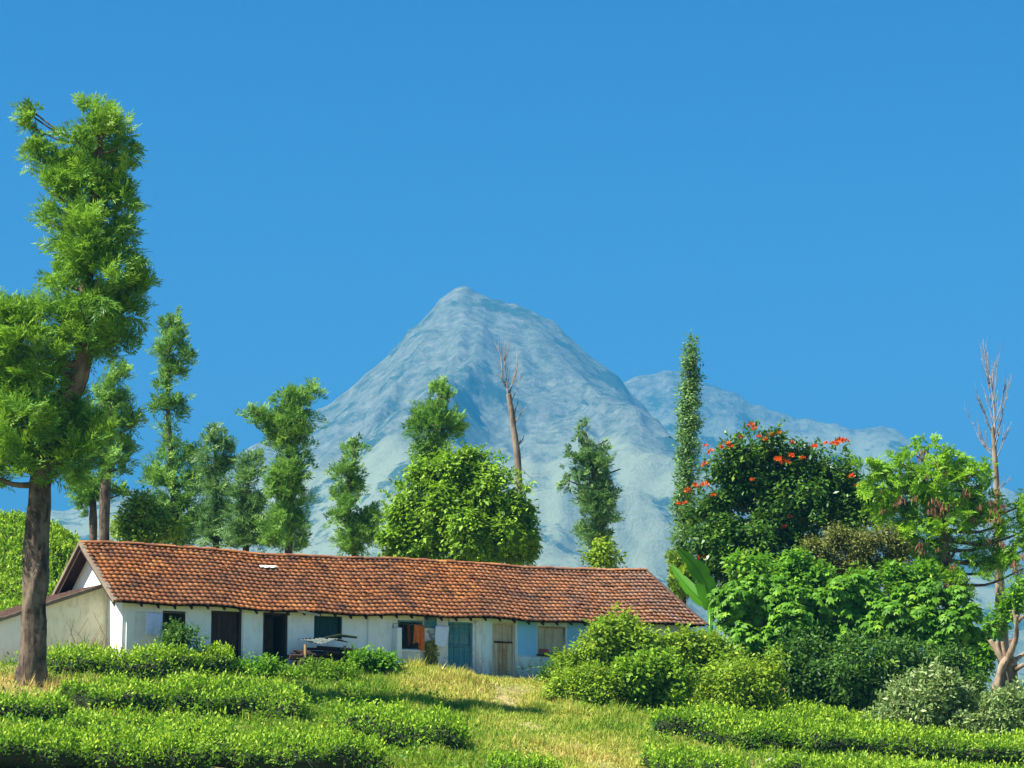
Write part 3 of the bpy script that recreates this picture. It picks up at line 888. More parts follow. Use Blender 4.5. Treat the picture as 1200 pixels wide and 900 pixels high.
ROWS, TW = 16, 0.215
EXPO = SL / ROWS
prof = [(0.0, 0.000), (0.14, 0.022), (0.36, 0.030), (0.56, 0.024), (0.72, 0.006), (0.86, -0.002), (1.0, 0.0)]
def tile_geo(u, s0, s1, back=False, lift=0.035, skew=0.0):
    top = [roof_pt(u + a * TW + skew, s0, h * 0.8 + 0.005, back) for a, h in prof]
    bot = [roof_pt(u + a * TW, s1, h + lift, back) for a, h in prof]
    und = [roof_pt(u + a * TW, s1 - 0.008, h + lift - 0.030, back) for a, h in prof]
    V = top + bot + und; n = len(prof); Fs = []
    for k in range(n - 1):
        Fs.append((k, n + k, n + k + 1, k + 1) if not back else (k, k + 1, n + k + 1, n + k))
        Fs.append((n + k, 2 * n + k, 2 * n + k + 1, n + k + 1) if not back else (n + k, n + k + 1, 2 * n + k + 1, 2 * n + k))
    return V, Fs
cands = []
for back in (False, True):
    for r in range(ROWS):
        s0, s1 = r * EXPO - 0.04, (r + 1) * EXPO + 0.02
        u = -OVG + random.uniform(-0.01, 0.01)
        while u + TW * 0.6 < right_end((r + 0.6) * EXPO):
            cands.append((u, max(s0, 0.0), s1, back)); u += TW
front = [c for c in cands if not c[3]]
def seen(c):
    p = HW(*roof_pt(c[0] + TW / 2, c[2])); return np.linalg.norm(p - np.array((0, 0, CAMZ)))
front.sort(key=seen)
single = set(id(c) for c in front[:300])
V4 = []; F4 = []; RN = []
for c in cands:
    u, s0, s1, back = c
    if not back and random.random() < 0.02: q_ = random.uniform(-0.05, 0.09); s1 += q_; s0 += max(0, q_)
    vs, fs = tile_geo(u + random.uniform(-0.012, 0.012), s0, s1 + random.uniform(-0.018, 0.018), back, 0.050 + random.uniform(-0.012, 0.016), random.uniform(-0.01, 0.01))
    rn = random.random()
    if id(c) in single:
        o0 = np.array(vs[len(prof)])
        me = np_mesh('roof_tile', np.array(vs) - o0, np.array(fs), M['tile'])
        o = link('roof_tile', me, roof); o.location = o0
    else:
        b0 = len(V4); V4 += vs; F4 += [[q + b0 for q in f] for f in fs]; RN += [rn] * len(fs)
o = link('roof_tiling', np_mesh('roof_tiling', np.array(V4), np.array(F4), M['tile'], {'rnd': np.array(RN)}), roof); o['kind'] = 'stuff'
# ridge tiles (half round caps)
RT = 0.40
cap = MB(); nseg = 6
for x, sc_ in ((0, 1.0), (RT + 0.03, 1.08)):
    for k in range(nseg + 1):
        a = math.pi * k / nseg; cap.v.append((x, math.cos(a) * 0.15 * sc_, math.sin(a) * 0.11 * sc_ - 0.02))
    for k in range(nseg + 1):
        a = math.pi * k / nseg; cap.v.append((x, math.cos(a) * 0.125 * sc_, math.sin(a) * 0.085 * sc_ - 0.02))
n1 = nseg + 1
for k in range(nseg):
    cap.f.append([k, k + 1, 2 * n1 + k + 1, 2 * n1 + k]); cap.f.append([2 * n1 + k, 2 * n1 + k + 1, 3 * n1 + k + 1, 3 * n1 + k]); cap.f.append([k + 1, k, n1 + k, n1 + k + 1])
cap_me = cap.mesh('ridge_tile', M['tile'])
hip_me = cap.mesh('hip_tile', M['tile_old'])
u = -OVG - 0.03
while u < UR - 0.2:
    o = link('ridge_tile', cap_me, roof); p = roof_pt(u, 0); p2 = roof_pt(u + RT, 0)
    o.scale = (1, 0.85, random.uniform(0.6, 0.85)); o.location = (p[0], p[1] + random.uniform(-0.02, 0.02), p[2] + 0.025 + random.uniform(-0.015, 0.02)); o.rotation_euler = (random.uniform(-0.06, 0.06), -math.atan2(p2[2] - p[2], RT), random.uniform(-0.03, 0.03))
    u += RT
s = 0.0
while s < SL - 0.1:
    p = roof_pt(right_end(s), s, 0.02); p2 = roof_pt(right_end(s + RT * 0.9), s + RT * 0.9, 0.02)
    o = link('hip_tile', hip_me, roof); d = Vector(p2 - p).normalized()
    o.location = p
    o.scale = (1.0, 0.7, 0.6); xax = d; zax = Vector((0.35, -0.35, 0.9)); yax = zax.cross(xax).normalized(); zax = xax.cross(yax)
    o.rotation_euler = Matrix((xax, yax, zax)).transposed().to_euler(); s += RT * 0.86
# mortar verge along the left rake, barge boards, rafters, pale patch
for back in (False, True):
    mb = MB()
    n = 10
    for k in range(n):
        a, b = roof_pt(-OVG, SL * k / n, 0, back), roof_pt(-OVG, SL * (k + 1) / n, 0, back)
        nn = np.array((0, SNRM[1] * (-1 if back else 1), SNRM[2])); ex = np.array((0.12, 0, 0)); e0 = np.array((-0.06, 0, 0)); j = random.uniform(0.0, 0.025)
        q = [a + e0 - nn * 0.06, a + ex - nn * 0.06, a + ex + nn * (0.045 + j), a + e0 + nn * (0.045 + j)]
        q2 = [b + e0 - nn * 0.06, b + ex - nn * 0.06, b + ex + nn * (0.045 + j), b + e0 + nn * (0.045 + j)]
        mb.add(q + q2, [(0, 1, 2, 3), (7, 6, 5, 4), (0, 4, 5, 1), (1, 5, 6, 2), (2, 6, 7, 3), (3, 7, 4, 0)])
    mb.build('verge_mortar', M['mortar'], roof)
    mb = MB()
    a, b = roof_pt(-OVG + 0.02, 0.02, -0.08, back), roof_pt(-OVG + 0.02, SL * 0.98, -0.08, back)
    mb.prism([a, b, b - np.array((0, 0, 0.17)), a - np.array((0, 0, 0.17))], np.array((0.0, 0, 0)), np.array((0.035, 0, 0)))
    mb.build('barge_board', M['wood_dark'], roof)
u = 0.5
while u < right_end(SL) - 0.4:
    a, b = roof_pt(u, SL * 0.80, -0.09), roof_pt(u, SL * 0.985, -0.09); dn = np.array((0, 0, -0.10)); w_ = np.array((0.07, 0, 0))
    raf = MB(); raf.prism([a, b, b + dn, a + dn], np.array((0.0, 0, 0)), w_); raf.build('rafter', M['wood_dark'], roof); u += 0.62
mb = MB()
for k in range(5):
    p = F(303 + k * 3.6, 662.5 + (k % 2), 1.6)
    s_ = 1.02; u_ = F(303 + k * 3.6, 662, HY - 0.75)[0]
    a = roof_pt(u_, s_ - 0.07, 0.05 + 0.005 * k); b = roof_pt(u_, s_ + 0.10 + 0.03 * (k % 2), 0.075 + 0.005 * k)
    mb.prism([a, b, b + np.array((0.15, 0, 0.012)), a + np.array((0.15, 0, 0.01))], SNRM * 0.0, SNRM * 0.02)
mb.build('cement_patch', M['worn'], roof)
# loose pale board tucked under the eave
mb = MB(); a = F(349, 717, -OV + 0.05); b = F(375, 722, -OV + 0.05)
mb.prism([(a[0], -OV + 0.05, a[1]), (b[0], -OV + 0.05, b[1]), (b[0], -OV + 0.05, b[1] + 0.06), (a[0], -OV + 0.05, a[1] + 0.08)], np.array((0.0, 0, 0)), np.array((0, 0.03, 0)))
mb.build('eave_board', M['wood_grey'], roof)

# lean-to at the left gable
LY0, LY1 = 1.45, DEP + 0.6
lx1, lz1 = 0.0, F(110, 682, LY0)[1]
lx0, lz0 = F(-6, 726, LY0)
lt = thing('lean_to', 'cream walled lean-to with a low sloping tile roof beside the left gable', 'outbuilding', HW(lx0, LY0, 0), H_YAW)
def LL(p): return (p[0] - lx0, p[1] - LY0, p[2])
xm_ = F(54, 740, LY0)[0]
slope = (lz1 - lz0) / (lx1 - lx0)
zt = lambda x: lz0 + slope * (x - lx0)
for x0, x1, mt in ((lx0, xm_, 'gable_white'), (xm_, lx1 - 0.005, 'cream')):
    mb = MB(); mb.prism([LL((x0, LY0, -0.9)), LL((x1, LY0, -0.9)), LL((x1, LY0, zt(x1) - 0.12)), LL((x0, LY0, zt(x0) - 0.12))], np.array((0.0, 0, 0)), np.array((0, 0.2, 0))); mb.build('wall', M[mt], lt)
mb = MB(); mb.prism([LL((lx0, LY0 + 0.2, -0.9)), LL((lx0, LY1, -0.9)), LL((lx0, LY1, lz0 - 0.12)), LL((lx0, LY0 + 0.2, lz0 - 0.12))], np.array((0.0, 0, 0)), np.array((0.2, 0, 0))); mb.build('end_wall', M['gable_white'], lt)
mb = MB(); mb.prism([LL((lx0 + 0.2, LY1 - 0.2, -0.9)), LL((lx1, LY1 - 0.2, -0.9)), LL((lx1, LY1 - 0.2, zt(lx1) - 0.12)), LL((lx0 + 0.2, LY1 - 0.2, zt(lx0) - 0.12))], np.array((0.0, 0, 0)), np.array((0, 0.2, 0))); mb.build('rear_wall', M['cream'], lt)
mb = MB()
a, b = np.array(LL((lx0 - 0.35, LY0 - 0.18, zt(lx0 - 0.35) - 0.1))), np.array(LL((lx1 - 0.01, LY0 - 0.18, zt(lx1) - 0.1)))
mb.prism([a, b, b + np.array((0, 0, 0.05)), a + np.array((0, 0, 0.05))], np.array((0.0, 0, 0)), np.array((0, LY1 - LY0 + 0.3, 0)))
lroof = mb.build('roof', M['wood_dark'], lt)
lsl = math.hypot(lx1 - lx0 + 0.35, zt(lx1) - zt(lx0 - 0.35)); nr = int(lsl / 0.29); ncol = int((LY1 - LY0 + 0.3) / TW)
V4 = []; F4 = []; RN = []
dsl = norm(a - b); nsl = np.array((-dsl[2] * -1, 0, 0)); nsl = norm(np.array((dsl[2], 0, -dsl[0])))
if nsl[2] < 0: nsl = -nsl
for r in range(nr):
    for c in range(ncol):
        oy = c * TW + random.uniform(-0.01, 0.01); s0, s1 = r * lsl / nr, (r + 1) * lsl / nr + 0.02
        base_ = b + np.array((0, oy, 0.05))
        top = [base_ + dsl * s0 + np.array((0, q * TW, 0)) + nsl * (h * 0.8 + 0.005) for q, h in prof]
        bot = [base_ + dsl * s1 + np.array((0, q * TW, 0)) + nsl * (h + 0.036) for q, h in prof]
        und = [base_ + dsl * (s1 - 0.01) + np.array((0, q * TW, 0)) + nsl * (h + 0.006) for q, h in prof]
        b0 = len(V4); V4 += top + bot + und; n = len(prof)
        for k in range(n - 1):
            F4.append((b0 + k, b0 + k + 1, b0 + n + k + 1, b0 + n + k)); F4.append((b0 + n + k, b0 + n + k + 1, b0 + 2 * n + k + 1, b0 + 2 * n + k)); RN += [random.random()] * 2
o = link('roof_tiling', np_mesh('roof_tiling', np.array(V4), np.array(F4), M['tile_old'], {'rnd': np.array(RN)}), lroof); o['kind'] = 'stuff'
mb = MB(); e = np.array((0, -0.03, -0.02)); 
for k in range(8):
    p, q = a + (b - a) * k / 8, a + (b - a) * (k + 1) / 8; h_ = random.uniform(0.1, 0.16)
    mb.prism([p + e, q + e, q + e + np.array((0, 0, h_)), p + e + np.array((0, 0, h_))], np.array((0.0, 0, 0)), np.array((0, 0.16, 0)))
mb.build('verge_mortar', M['mortar'], lroof)

# ------------------------------------------------------------------ small things at the house
def cloth(name, label, cat, pix, yl, mat, wav=0.03, rag=0.05, seed=0, group=None):
    """hanging cloth: pix = (x0, x1, ytop, ybot) on the plane y = yl in front of the house"""
    x0, x1, yt, yb = pix
    ua, za = F(x0, yt, yl); ub, zb = F(x1, yt + 1, yl); zlow = F((x0 + x1) / 2, yb, yl)[1]
    nxs, nzs = 14, 14
    V = []; Fs = []
    for j in range(nzs + 1):
        for k in range(nxs + 1):
            a = k / nxs; b = j / nzs
            u = ua + (ub - ua) * (a + 0.03 * math.sin(b * 3 + seed)); z0_ = za + (zb - za) * a
            z = z0_ + (zlow - z0_ + rag * math.sin(a * 5 + seed)) * b
            y = yl + wav * math.sin(a * 11 + seed + b) * (0.3 + b) + wav * 0.5 * math.sin(a * 23 + 2 * seed)
            V.append(HW(u, y, z))
    base = np.array(V).mean(0); base[2] = min(v[2] for v in V)
    for j in range(nzs):
        for k in range(nxs):
            i0 = j * (nxs + 1) + k; Fs.append((i0, i0 + 1, i0 + nxs + 2, i0 + nxs + 1))
    o = link(name, np_mesh(name, np.array(V) - base, np.array(Fs), M[mat], smooth=True)); o.location = base
    sm = o.modifiers.new('thickness', 'SOLIDIFY'); sm.thickness = 0.012
    return props(o, label, cat, group)
cloth('towel', 'pale violet towel hanging before the left wall of the house', 'towel', (171, 190, 718, 745), -0.5, 'cloth_violet', 0.02, 0.03, 1.0)
cloth('towel', 'bluish white cloth hanging beside the blue-green door', 'towel', (510, 526, 733, 757), -0.30, 'cloth_white', 0.025, 0.06, 2.2)
cloth('orange_cloth', 'orange cloth hanging in the open teal framed window', 'cloth', (485.5, 496.5, 732, 758), -0.12, 'cloth_orange', 0.07, 0.16, 0.4)
cloth('orange_cloth', 'thin dark orange rag left of the bright orange cloth in the window', 'cloth', (477.5, 481, 733, 755), -0.13, 'cloth_rust', 0.03, 0.1, 3.4)
cloth('pink_rag', 'pale pink rag dangling at the left edge of the open window', 'cloth', (466.5, 469.5, 742, 760), -0.14, 'cloth_pink', 0.03, 0.1, 5.1)
def line(label, p0, p1, sag):
    a, b = np.array(p0), np.array(p1)
    pts = [a + (b - a) * t - np.array((0, 0, sag * 4 * t * (1 - t))) for t in np.linspace(0, 1, 12)]
    mb = MB(); mb.tube(np.array(pts) - a, 0.006, 4)
    o = mb.build('clothesline', M['rope']); o.location = a; return props(o, label, 'clothesline')
ua, za = F(160, 717.5, -0.5); ub, zb = F(220, 718.5, -0.5)
line('thin clothesline under the eave carrying the violet towel', HW(ua, -0.5, za + 0.01), HW(ub, -0.5, zb + 0.01), 0.01)
ua, za = F(460, 731, -0.21); ub, zb = F(556, 735, -0.21)
line('thin clothesline across the window beside the blue-green door', HW(ua, -0.21, za + 0.02), HW(ub, -0.21, zb + 0.02), 0.02)

# pile of timber under a bent tin sheet below the teal window
ux, zx = F(378, 770, -1.1)
pile_o = HW(ux, -1.1, 0); gz_ = gz(pile_o[0], pile_o[1]); pile_o[2] = gz_
pile = thing('wood_pile', 'dark heap of old timber below the teal window', 'wood pile', pile_o, H_YAW)
rr_ = random.Random(5)
topz = F(378, 756, -1.1)[1] + H_O[2] - gz_
for k in range(44):
    mb = MB(); L_ = rr_.uniform(0.9, 2.1); h = topz * rr_.uniform(0.05, 0.93); u_ = rr_.uniform(-0.55, 0.75); y_ = rr_.uniform(-0.3, 0.45); a_ = rr_.uniform(-0.35, 0.35)
    mb.tube([(u_ - L_ / 2, y_ - a_ * 0.5, h), (u_ + L_ / 2, y_ + a_ * 0.5, h + rr_.uniform(-0.1, 0.1))], rr_.uniform(0.04, 0.075), 7)
    mb.build('log', M['wood_dark'], pile, smooth=False)
for sx in (-0.75, 0.8):
    mb = MB(); mb.tube([(sx, -0.15, -0.1), (sx, -0.15, topz)], 0.05, 6); mb.build('post', M['wood_old'], pile)
shx = F(378, 752, -1.15)
def tin_sheet(label, px0, px1, pyl, pyr, yl, w, tilt, mat, loc):
    (u0, z0_), (u1, z1_) = F(px0, pyl, yl), F(px1, pyr, yl)
    V = []; Fs = []; na, nb = 40, 6
    for j in range(nb + 1):
        for k in range(na + 1):
            a, b = k / na, j / nb
            u = u0 + (u1 - u0) * a; y = yl + w * (b - 0.5); z = z0_ + (z1_ - z0_) * a + 0.018 * math.sin(a * na / 4 * 2 * math.pi) + tilt * b + 0.10 * math.sin(a * math.pi) * (b - 0.3) - 0.09 * math.sin(2.2 * a * math.pi) * (1 - b)
            V.append(HW(u, y, z))
    for j in range(nb):
        for k in range(na): i0 = j * (na + 1) + k; Fs.append((i0, i0 + 1, i0 + na + 2, i0 + na + 1))
    base = np.array(V).mean(0)
    o = link('tin_sheet', np_mesh('tin_sheet', np.array(V) - base, np.array(Fs), M[mat], smooth=True)); o.location = base
    s_ = o.modifiers.new('thickness', 'SOLIDIFY'); s_.thickness = 0.006
    return props(o, label, 'tin sheet')
tin_sheet('bent grey corrugated tin sheet lying over the timber heap', 357, 401, 752, 752, -1.1, 1.1, 0.10, 'tin', 0)
mb = MB(); mb.tube([(0, 0, 0), (0.6, 0.05, 0.12), (1.25, -0.02, 0.06)], [0.05, 0.06, 0.04], 7)
lg = mb.build('log', M['twig']); lg.location = HW(F(378, 750, -1.1)[0] + 0.1, -1.1, F(385, 748, -1.1)[1]); lg.rotation_euler = (0, 0, H_YAW); props(lg, 'dark crooked branch lying on top of the tin sheet', 'branch')
# dry stalks leaning on the cream wall at the gable
b0 = F(109, 770, LY0 - 0.5); so = HW(b0[0] - 0.2, LY0 - 0.45, 0); so[2] = gz(so[0], so[1])
st = thing('dry_stalks', 'bundle of dry stalks leaning where the cream wall meets the gable', 'stalks', so, H_YAW)
for k in range(16):
    mb = MB(); x_ = rr_.uniform(-0.6, 0.6); l_ = rr_.uniform(0.9, 2.0)
    mb.tube([(x_, 0, 0), (x_ + rr_.uniform(-0.15, 0.2), 0.12, l_ * 0.6), (x_ + rr_.uniform(-0.3, 0.5), 0.3, l_)], [0.022, 0.016, 0.008], 5)
    mb.build('stalk', M['straw'], st)
# yellow creeper climbing the pillar between window and blue-green door
lv = Leaves(); n = 700
ucr0, ucr1 = F(496, 770)[0], F(510, 770)[0]; zc0, zc1 = -0.1, F(503, 752)[1]
p = np.array([HW(*q) for q in np.column_stack((RNG.uniform(ucr0, ucr1, n), RNG.uniform(-0.22, -0.03, n), RNG.uniform(zc0, zc1, n)))])
nrm = norm(-AY + RNG.normal(size=(n, 3)) * 0.5); dr = norm(np.cross(nrm, rdir(n)))
lv.quads(p, dr, norm(np.cross(dr, nrm)), 0.13, 0.07, RNG.uniform(0.1, 0.9, n))
co = HW((ucr0 + ucr1) / 2, -0.1, 0)
cr = thing('creeper', 'yellow-green creeper covering the pillar left of the blue-green door', 'creeper', co)
lv.build('leaves', M['moss'], cr, co)
mb = MB(); mb.tube([(0, 0, -0.2), (0.05, 0, 0.5), (0.0, 0, 1.2)], [0.025, 0.02, 0.01], 5); mb.build('stem', M['bark'], cr)

# ------------------------------------------------------------------ trees
# the big silver oak in front, at the left
T1 = [(70, 448, 18), (84, 470, 18), (78, 425, 16), (108, 132, 14), (128, 136, 13), (150, 190, 14), (152, 225, 14), (158, 330, 14), (35, 128, 8), (35, 134, 9), (36, 148, 10), (44, 170, 13), (52, 190, 15), (105, 145, 18), (128, 150, 19), (90, 165, 17), (140, 172, 15), (112, 180, 28), (66, 200, 18), (90, 205, 26), (145, 205, 16), (55, 222, 22), (80, 240, 30), (122, 230, 32), (145, 240, 16), (62, 262, 20), (92, 275, 32), (132, 270, 28), (108, 300, 32), (145, 300, 17), (75, 330, 18), (115, 330, 36), (150, 335, 20), (90, 350, 34), (130, 365, 34), (155, 360, 14), (60, 370, 30), (100, 388, 34), (28, 372, 22), (5, 372, 24), (30, 405, 40), (-10, 420, 35), (58, 425, 30), (10, 455, 36), (45, 465, 34), (25, 500, 38), (62, 505, 30), (92, 495, 24), (-15, 500, 34), (10, 540, 32), (50, 535, 30), (85, 535, 28), (105, 515, 20), (70, 555, 20), (-20, 550, 28), (140, 395, 18), (120, 405, 18)]
Y1 = hit(36, 803)[1]
b1 = blobs_px(T1, Y1, 0.75)
trunk1 = [(37, 803, 18.5), (38, 770, 15.5), (40, 700, 14), (44, 630, 13.5), (48, 560, 13), (56, 505, 12), (72, 472, 12), (90, 448, 11.5), (98, 420, 10.5), (96, 390, 9), (103, 320, 7), (110, 240, 5), (118, 165, 2.5)]
def t1_build(lv, b):
    crown_fronds(lv, b, 4700, 0.60, 8, 0.25, 0.042, 0.75, 0.14, 0.3, 13, 0.14)
    k = b[b[:, 2] > 0]
    crown_fronds(lv, b, 700, 0.9, 12, 0.28, 0.045, 0.7, 0.2, 0.75)
t1 = tree('silver_oak_tree', 'tall leaning silver oak in the left foreground with a thick furrowed trunk before the lean-to', 'tree', Y1, trunk1, T1, t1_build, 'oak_front', 'bark', None, 0.75, True, rough=0.15, sides=28)

T2 = [(125, 440, 12), (142, 440, 10), (132, 460, 18), (150, 470, 12), (118, 475, 20), (138, 490, 24), (152, 490, 10), (112, 510, 24), (140, 518, 18), (125, 540, 20), (104, 535, 18), (140, 548, 10), (155, 500, 8)]
tree('silver_oak_tree', 'silver oak with bare straight trunk behind the left gable, right of the thick foreground trunk', 'tree', 112, [(122, 632, 6.5), (124, 560, 6), (129, 500, 4), (132, 450, 2)], T2, oak_build(900), 'oak', group=SILVER)
T3 = [(100, 573, 15), (90, 568, 9), (115, 572, 13), (108, 585, 11), (131, 574, 9), (140, 580, 7), (100, 590, 9)]
tree('silver_oak_tree', 'small low silver oak just left of a taller straight trunk at the gable', 'tree', 116, [(109, 634, 5), (109, 600, 4.5), (110, 575, 3)], T3, oak_build(420), 'oak', group=SILVER)
T4 = [(199, 374, 7), (195, 390, 12), (207, 392, 9), (200, 410, 16), (187, 412, 8), (215, 418, 10), (196, 430, 14), (208, 436, 10), (217, 432, 7), (190, 448, 7), (198, 475, 13), (207, 478, 10), (188, 478, 8), (200, 500, 15), (190, 512, 10), (203, 522, 12), (195, 540, 14), (215, 540, 12), (228, 535, 9), (184, 562, 13), (203, 565, 20), (222, 560, 14), (230, 552, 10), (226, 585, 14), (195, 592, 20), (212, 600, 20), (205, 622, 24), (228, 618, 14)]
tree('silver_oak_tree', 'tall slender silver oak with a narrow tip and a gap in its crown', 'tree', 124, [(206, 640, 5), (203, 570, 4), (197, 480, 2.5), (198, 400, 1.5), (199, 372, 1)], T4, oak_build(1500), 'oak', group=SILVER)
T5 = [(165, 603, 22), (150, 613, 14), (185, 612, 18), (166, 588, 11), (200, 622, 14), (178, 628, 16), (145, 622, 10), (160, 628, 14)]
tree('leafy_tree', 'low rounded yellow-green tree just above the left end of the roof ridge', 'tree', 113, [(172, 640, 4), (170, 610, 3)], T5, lambda lv, b: crown_leaves(lv, b, 520, 12, 0.3, 0.22, 0.10, 0.6), 'vine')
T6 = [(253, 505, 6), (246, 520, 10), (258, 525, 11), (243, 538, 9), (252, 550, 14), (266, 542, 8), (248, 572, 12), (256, 580, 12), (250, 600, 14), (262, 605, 11), (248, 625, 14), (260, 632, 12)]
tree('silver_oak_tree', 'narrow silver oak pressed against the left side of a bushier twin above the roof', 'tree', 120, [(253, 645, 4), (252, 580, 3), (252, 510, 1)], T6, oak_build(800), 'oak_blue', group=SILVER)
T7 = [(297, 543, 9), (283, 552, 7), (292, 558, 13), (303, 562, 8), (284, 578, 14), (298, 590, 12), (280, 600, 13), (292, 612, 15), (302, 615, 9), (278, 625, 12), (293, 635, 14)]
tree('silver_oak_tree', 'short bushy silver oak between a narrow twin and the wide forked oak', 'tree', 118, [(288, 648, 4), (288, 600, 3), (293, 550, 1)], T7, oak_build(800), 'oak_blue', group=SILVER)
T8 = [(297, 483, 8), (308, 490, 11), (371, 452, 5), (366, 465, 8), (353, 470, 12), (338, 475, 14), (325, 492, 17), (348, 492, 18), (363, 486, 9), (338, 512, 20), (356, 512, 11), (322, 512, 10), (334, 537, 17), (350, 532, 10), (340, 556, 15), (328, 570, 18), (345, 575, 15), (334, 592, 20), (352, 598, 10), (328, 612, 20), (346, 618, 17), (335, 635, 22), (358, 545, 7)]
tree('silver_oak_tree', 'wide topped silver oak with two outstretched top branches left of the mountain slope', 'tree', 116, [(338, 650, 5), (337, 590, 4), (338, 520, 3), (350, 470, 1.5)], T8, oak_build(1700), 'oak', group=SILVER)
T9 = [(419, 522, 6), (412, 535, 9), (417, 548, 7), (406, 555, 11), (411, 570, 12), (402, 580, 11), (412, 590, 12), (400, 600, 11), (398, 608, 8), (414, 612, 14), (428, 608, 12), (422, 630, 16), (410, 635, 12), (432, 622, 8)]
tree('silver_oak_tree', 'small curved silver oak left of the round glossy tree', 'tree', 120, [(416, 655, 4), (408, 590, 3), (415, 525, 1)], T9, oak_build(850), 'oak', group=SILVER)
T10 = [(517, 453, 7), (512, 462, 8), (526, 466, 8), (520, 478, 10), (505, 487, 12), (533, 486, 8), (492, 492, 9), (486, 498, 6), (518, 497, 15), (502, 510, 16), (527, 508, 11), (510, 525, 16), (498, 530, 12), (536, 500, 6), (512, 545, 16), (510, 575, 14), (510, 605, 14)]
tree('silver_oak_tree', 'silver oak whose top rises behind the left half of the round glossy tree', 'tree', 124, [(510, 660, 5), (510, 580, 4), (512, 500, 3), (518, 455, 1)], T10, oak_build(1100), 'oak', group=SILVER)
T11 = [(538, 551, 22), (512, 560, 26), (572, 557, 26), (592, 580, 28), (482, 592, 28), (532, 590, 45), (600, 612, 24), (472, 622, 24), (500, 630, 40), (560, 625, 50), (600, 640, 26), (462, 604, 12), (612, 600, 14), (616, 640, 14), (555, 540, 15), (525, 540, 14), (462, 640, 14), (480, 575, 16)]
tree('round_tree', 'large round glossy green tree above the middle of the roof', 'tree', 112, [(540, 665, 8), (540, 610, 7), (540, 570, 4)], T11, lambda lv, b: (crown_leaves(lv, lumps(b, 95, 0.28, 0.55), 2900, 13, 0.22, 0.24, 0.125, 0.75, 0.15, 0.6), crown_leaves(lv, b, 600, 13, 0.3, 0.24, 0.125, 0.75, 0.15, 0.3), add_shoots(lv, b, 260, 0.7, 0.24, 0.12)), 'round', spread=0.8)
T13 = [(685, 502, 5), (683, 515, 7), (690, 525, 7), (711, 516, 5), (708, 530, 8), (674, 533, 6), (690, 542, 11), (704, 545, 9), (668, 556, 6), (664, 562, 5), (682, 562, 12), (700, 562, 12), (716, 558, 7), (726, 550, 6), (690, 582, 13), (706, 582, 12), (712, 572, 8), (699, 602, 16), (690, 618, 12), (708, 615, 12), (700, 632, 13)]
tree('silver_oak_tree', 'open-crowned silver oak with many pointed tips standing alone right of the dead trunk', 'tree', 120, [(702, 680, 5), (702, 620, 4), (696, 560, 2.5), (686, 505, 1)], T13, oak_build(1000, 0.45), 'oak_blue', group=SILVER)
T14 = [(706, 645, 12), (695, 655, 11), (718, 655, 11), (706, 660, 14)]
tree('shrub', 'small yellow-green shrub peeping over the ridge near the right end of the roof', 'shrub', 112, None, T14, lambda lv, b: crown_leaves(lv, b, 160, 10, 0.25, 0.2, 0.09, 0.6), 'vine')
T15 = [(810, 399, 4), (810, 410, 6), (811, 422, 8), (809, 434, 10), (812, 446, 9), (807, 456, 11), (810, 470, 11), (805, 482, 11), (809, 496, 12), (804, 508, 11), (808, 522, 12), (803, 535, 11), (806, 548, 12), (802, 562, 11), (805, 576, 11), (801, 590, 12), (803, 606, 12), (800, 625, 13), (800, 650, 13)]
tree('column_tree', 'very tall narrow column of grey-green foliage left of the orange flowering tree', 'tree', 125, [(800, 690, 4), (803, 580, 3), (810, 402, 1)], T15, lambda lv, b: crown_leaves(lv, b, 900, 13, 0.24, 0.19, 0.08, 0.7, -0.3, 0.5), 'oak_blue')

T16 = [(1010, 600, 24), (985, 590, 22), (940, 650, 24), (880, 515, 13), (868, 527, 16), (850, 535, 15), (835, 545, 12), (905, 524, 16), (930, 528, 16), (870, 552, 26), (900, 555, 28), (938, 552, 24), (968, 540, 17), (985, 548, 17), (995, 570, 16), (960, 570, 26), (848, 590, 14), (815, 597, 14), (805, 606, 10), (832, 605, 20), (868, 592, 26), (912, 592, 32), (955, 600, 26), (1000, 592, 20), (1022, 588, 12), (1030, 605, 14), (820, 625, 14), (850, 640, 30), (890, 640, 30), (930, 640, 26), (860, 680, 32), (900, 680, 28), (825, 560, 8), (830, 660, 14), (1000, 620, 22)]
tulip = tree('flowering_tree', 'dark green spreading tree dotted with orange blossom right of the roof', 'tree', 109, [(900, 830, 9), (895, 720, 8), (890, 620, 6), (885, 540, 3)], T16, lambda lv, b: (crown_leaves(lv, lumps(b, 110, 0.28, 0.6), 2500, 13, 0.24, 0.25, 0.115, 0.75, 0.25, 0.5), crown_leaves(lv, b, 1000, 13, 0.3, 0.25, 0.105, 0.75, 0.25, 0.4), add_shoots(lv, b, 320, 0.8, 0.27, 0.11)), 'tulip', spread=0.9)
fl = [(880, 499, 4), (884, 503, 3), (852, 522, 5), (858, 525, 4), (868, 513, 3), (903, 511, 4), (897, 515, 3), (913, 508, 3), (928, 519, 3), (955, 524, 4), (985, 519, 6), (977, 521, 4), (992, 517, 3), (968, 520, 3), (827, 523, 3), (826, 545, 4), (833, 530, 4), (815, 570, 4), (826, 569, 5), (806, 575, 4), (803, 590, 3), (795, 591, 3), (836, 581, 3), (920, 543, 5), (912, 540, 5), (927, 535, 4), (941, 537, 3), (881, 563, 3), (998, 559, 4), (1000, 545, 3), (1004, 570, 3), (1033, 578, 3), (918, 619, 4), (926, 606, 3), (955, 614, 4), (822, 655, 5), (840, 648, 3), (889, 512, 3), (845, 525, 3)]
pm = Leaves(); n = 26
u = rdir(n); u[:, 2] = np.abs(u[:, 2]) * 0.8; u = norm(u)
pm.quads(u * 0.08, u, norm(np.cross(u, rdir(n))), 0.26, 0.15, RNG.uniform(0, 1, n))
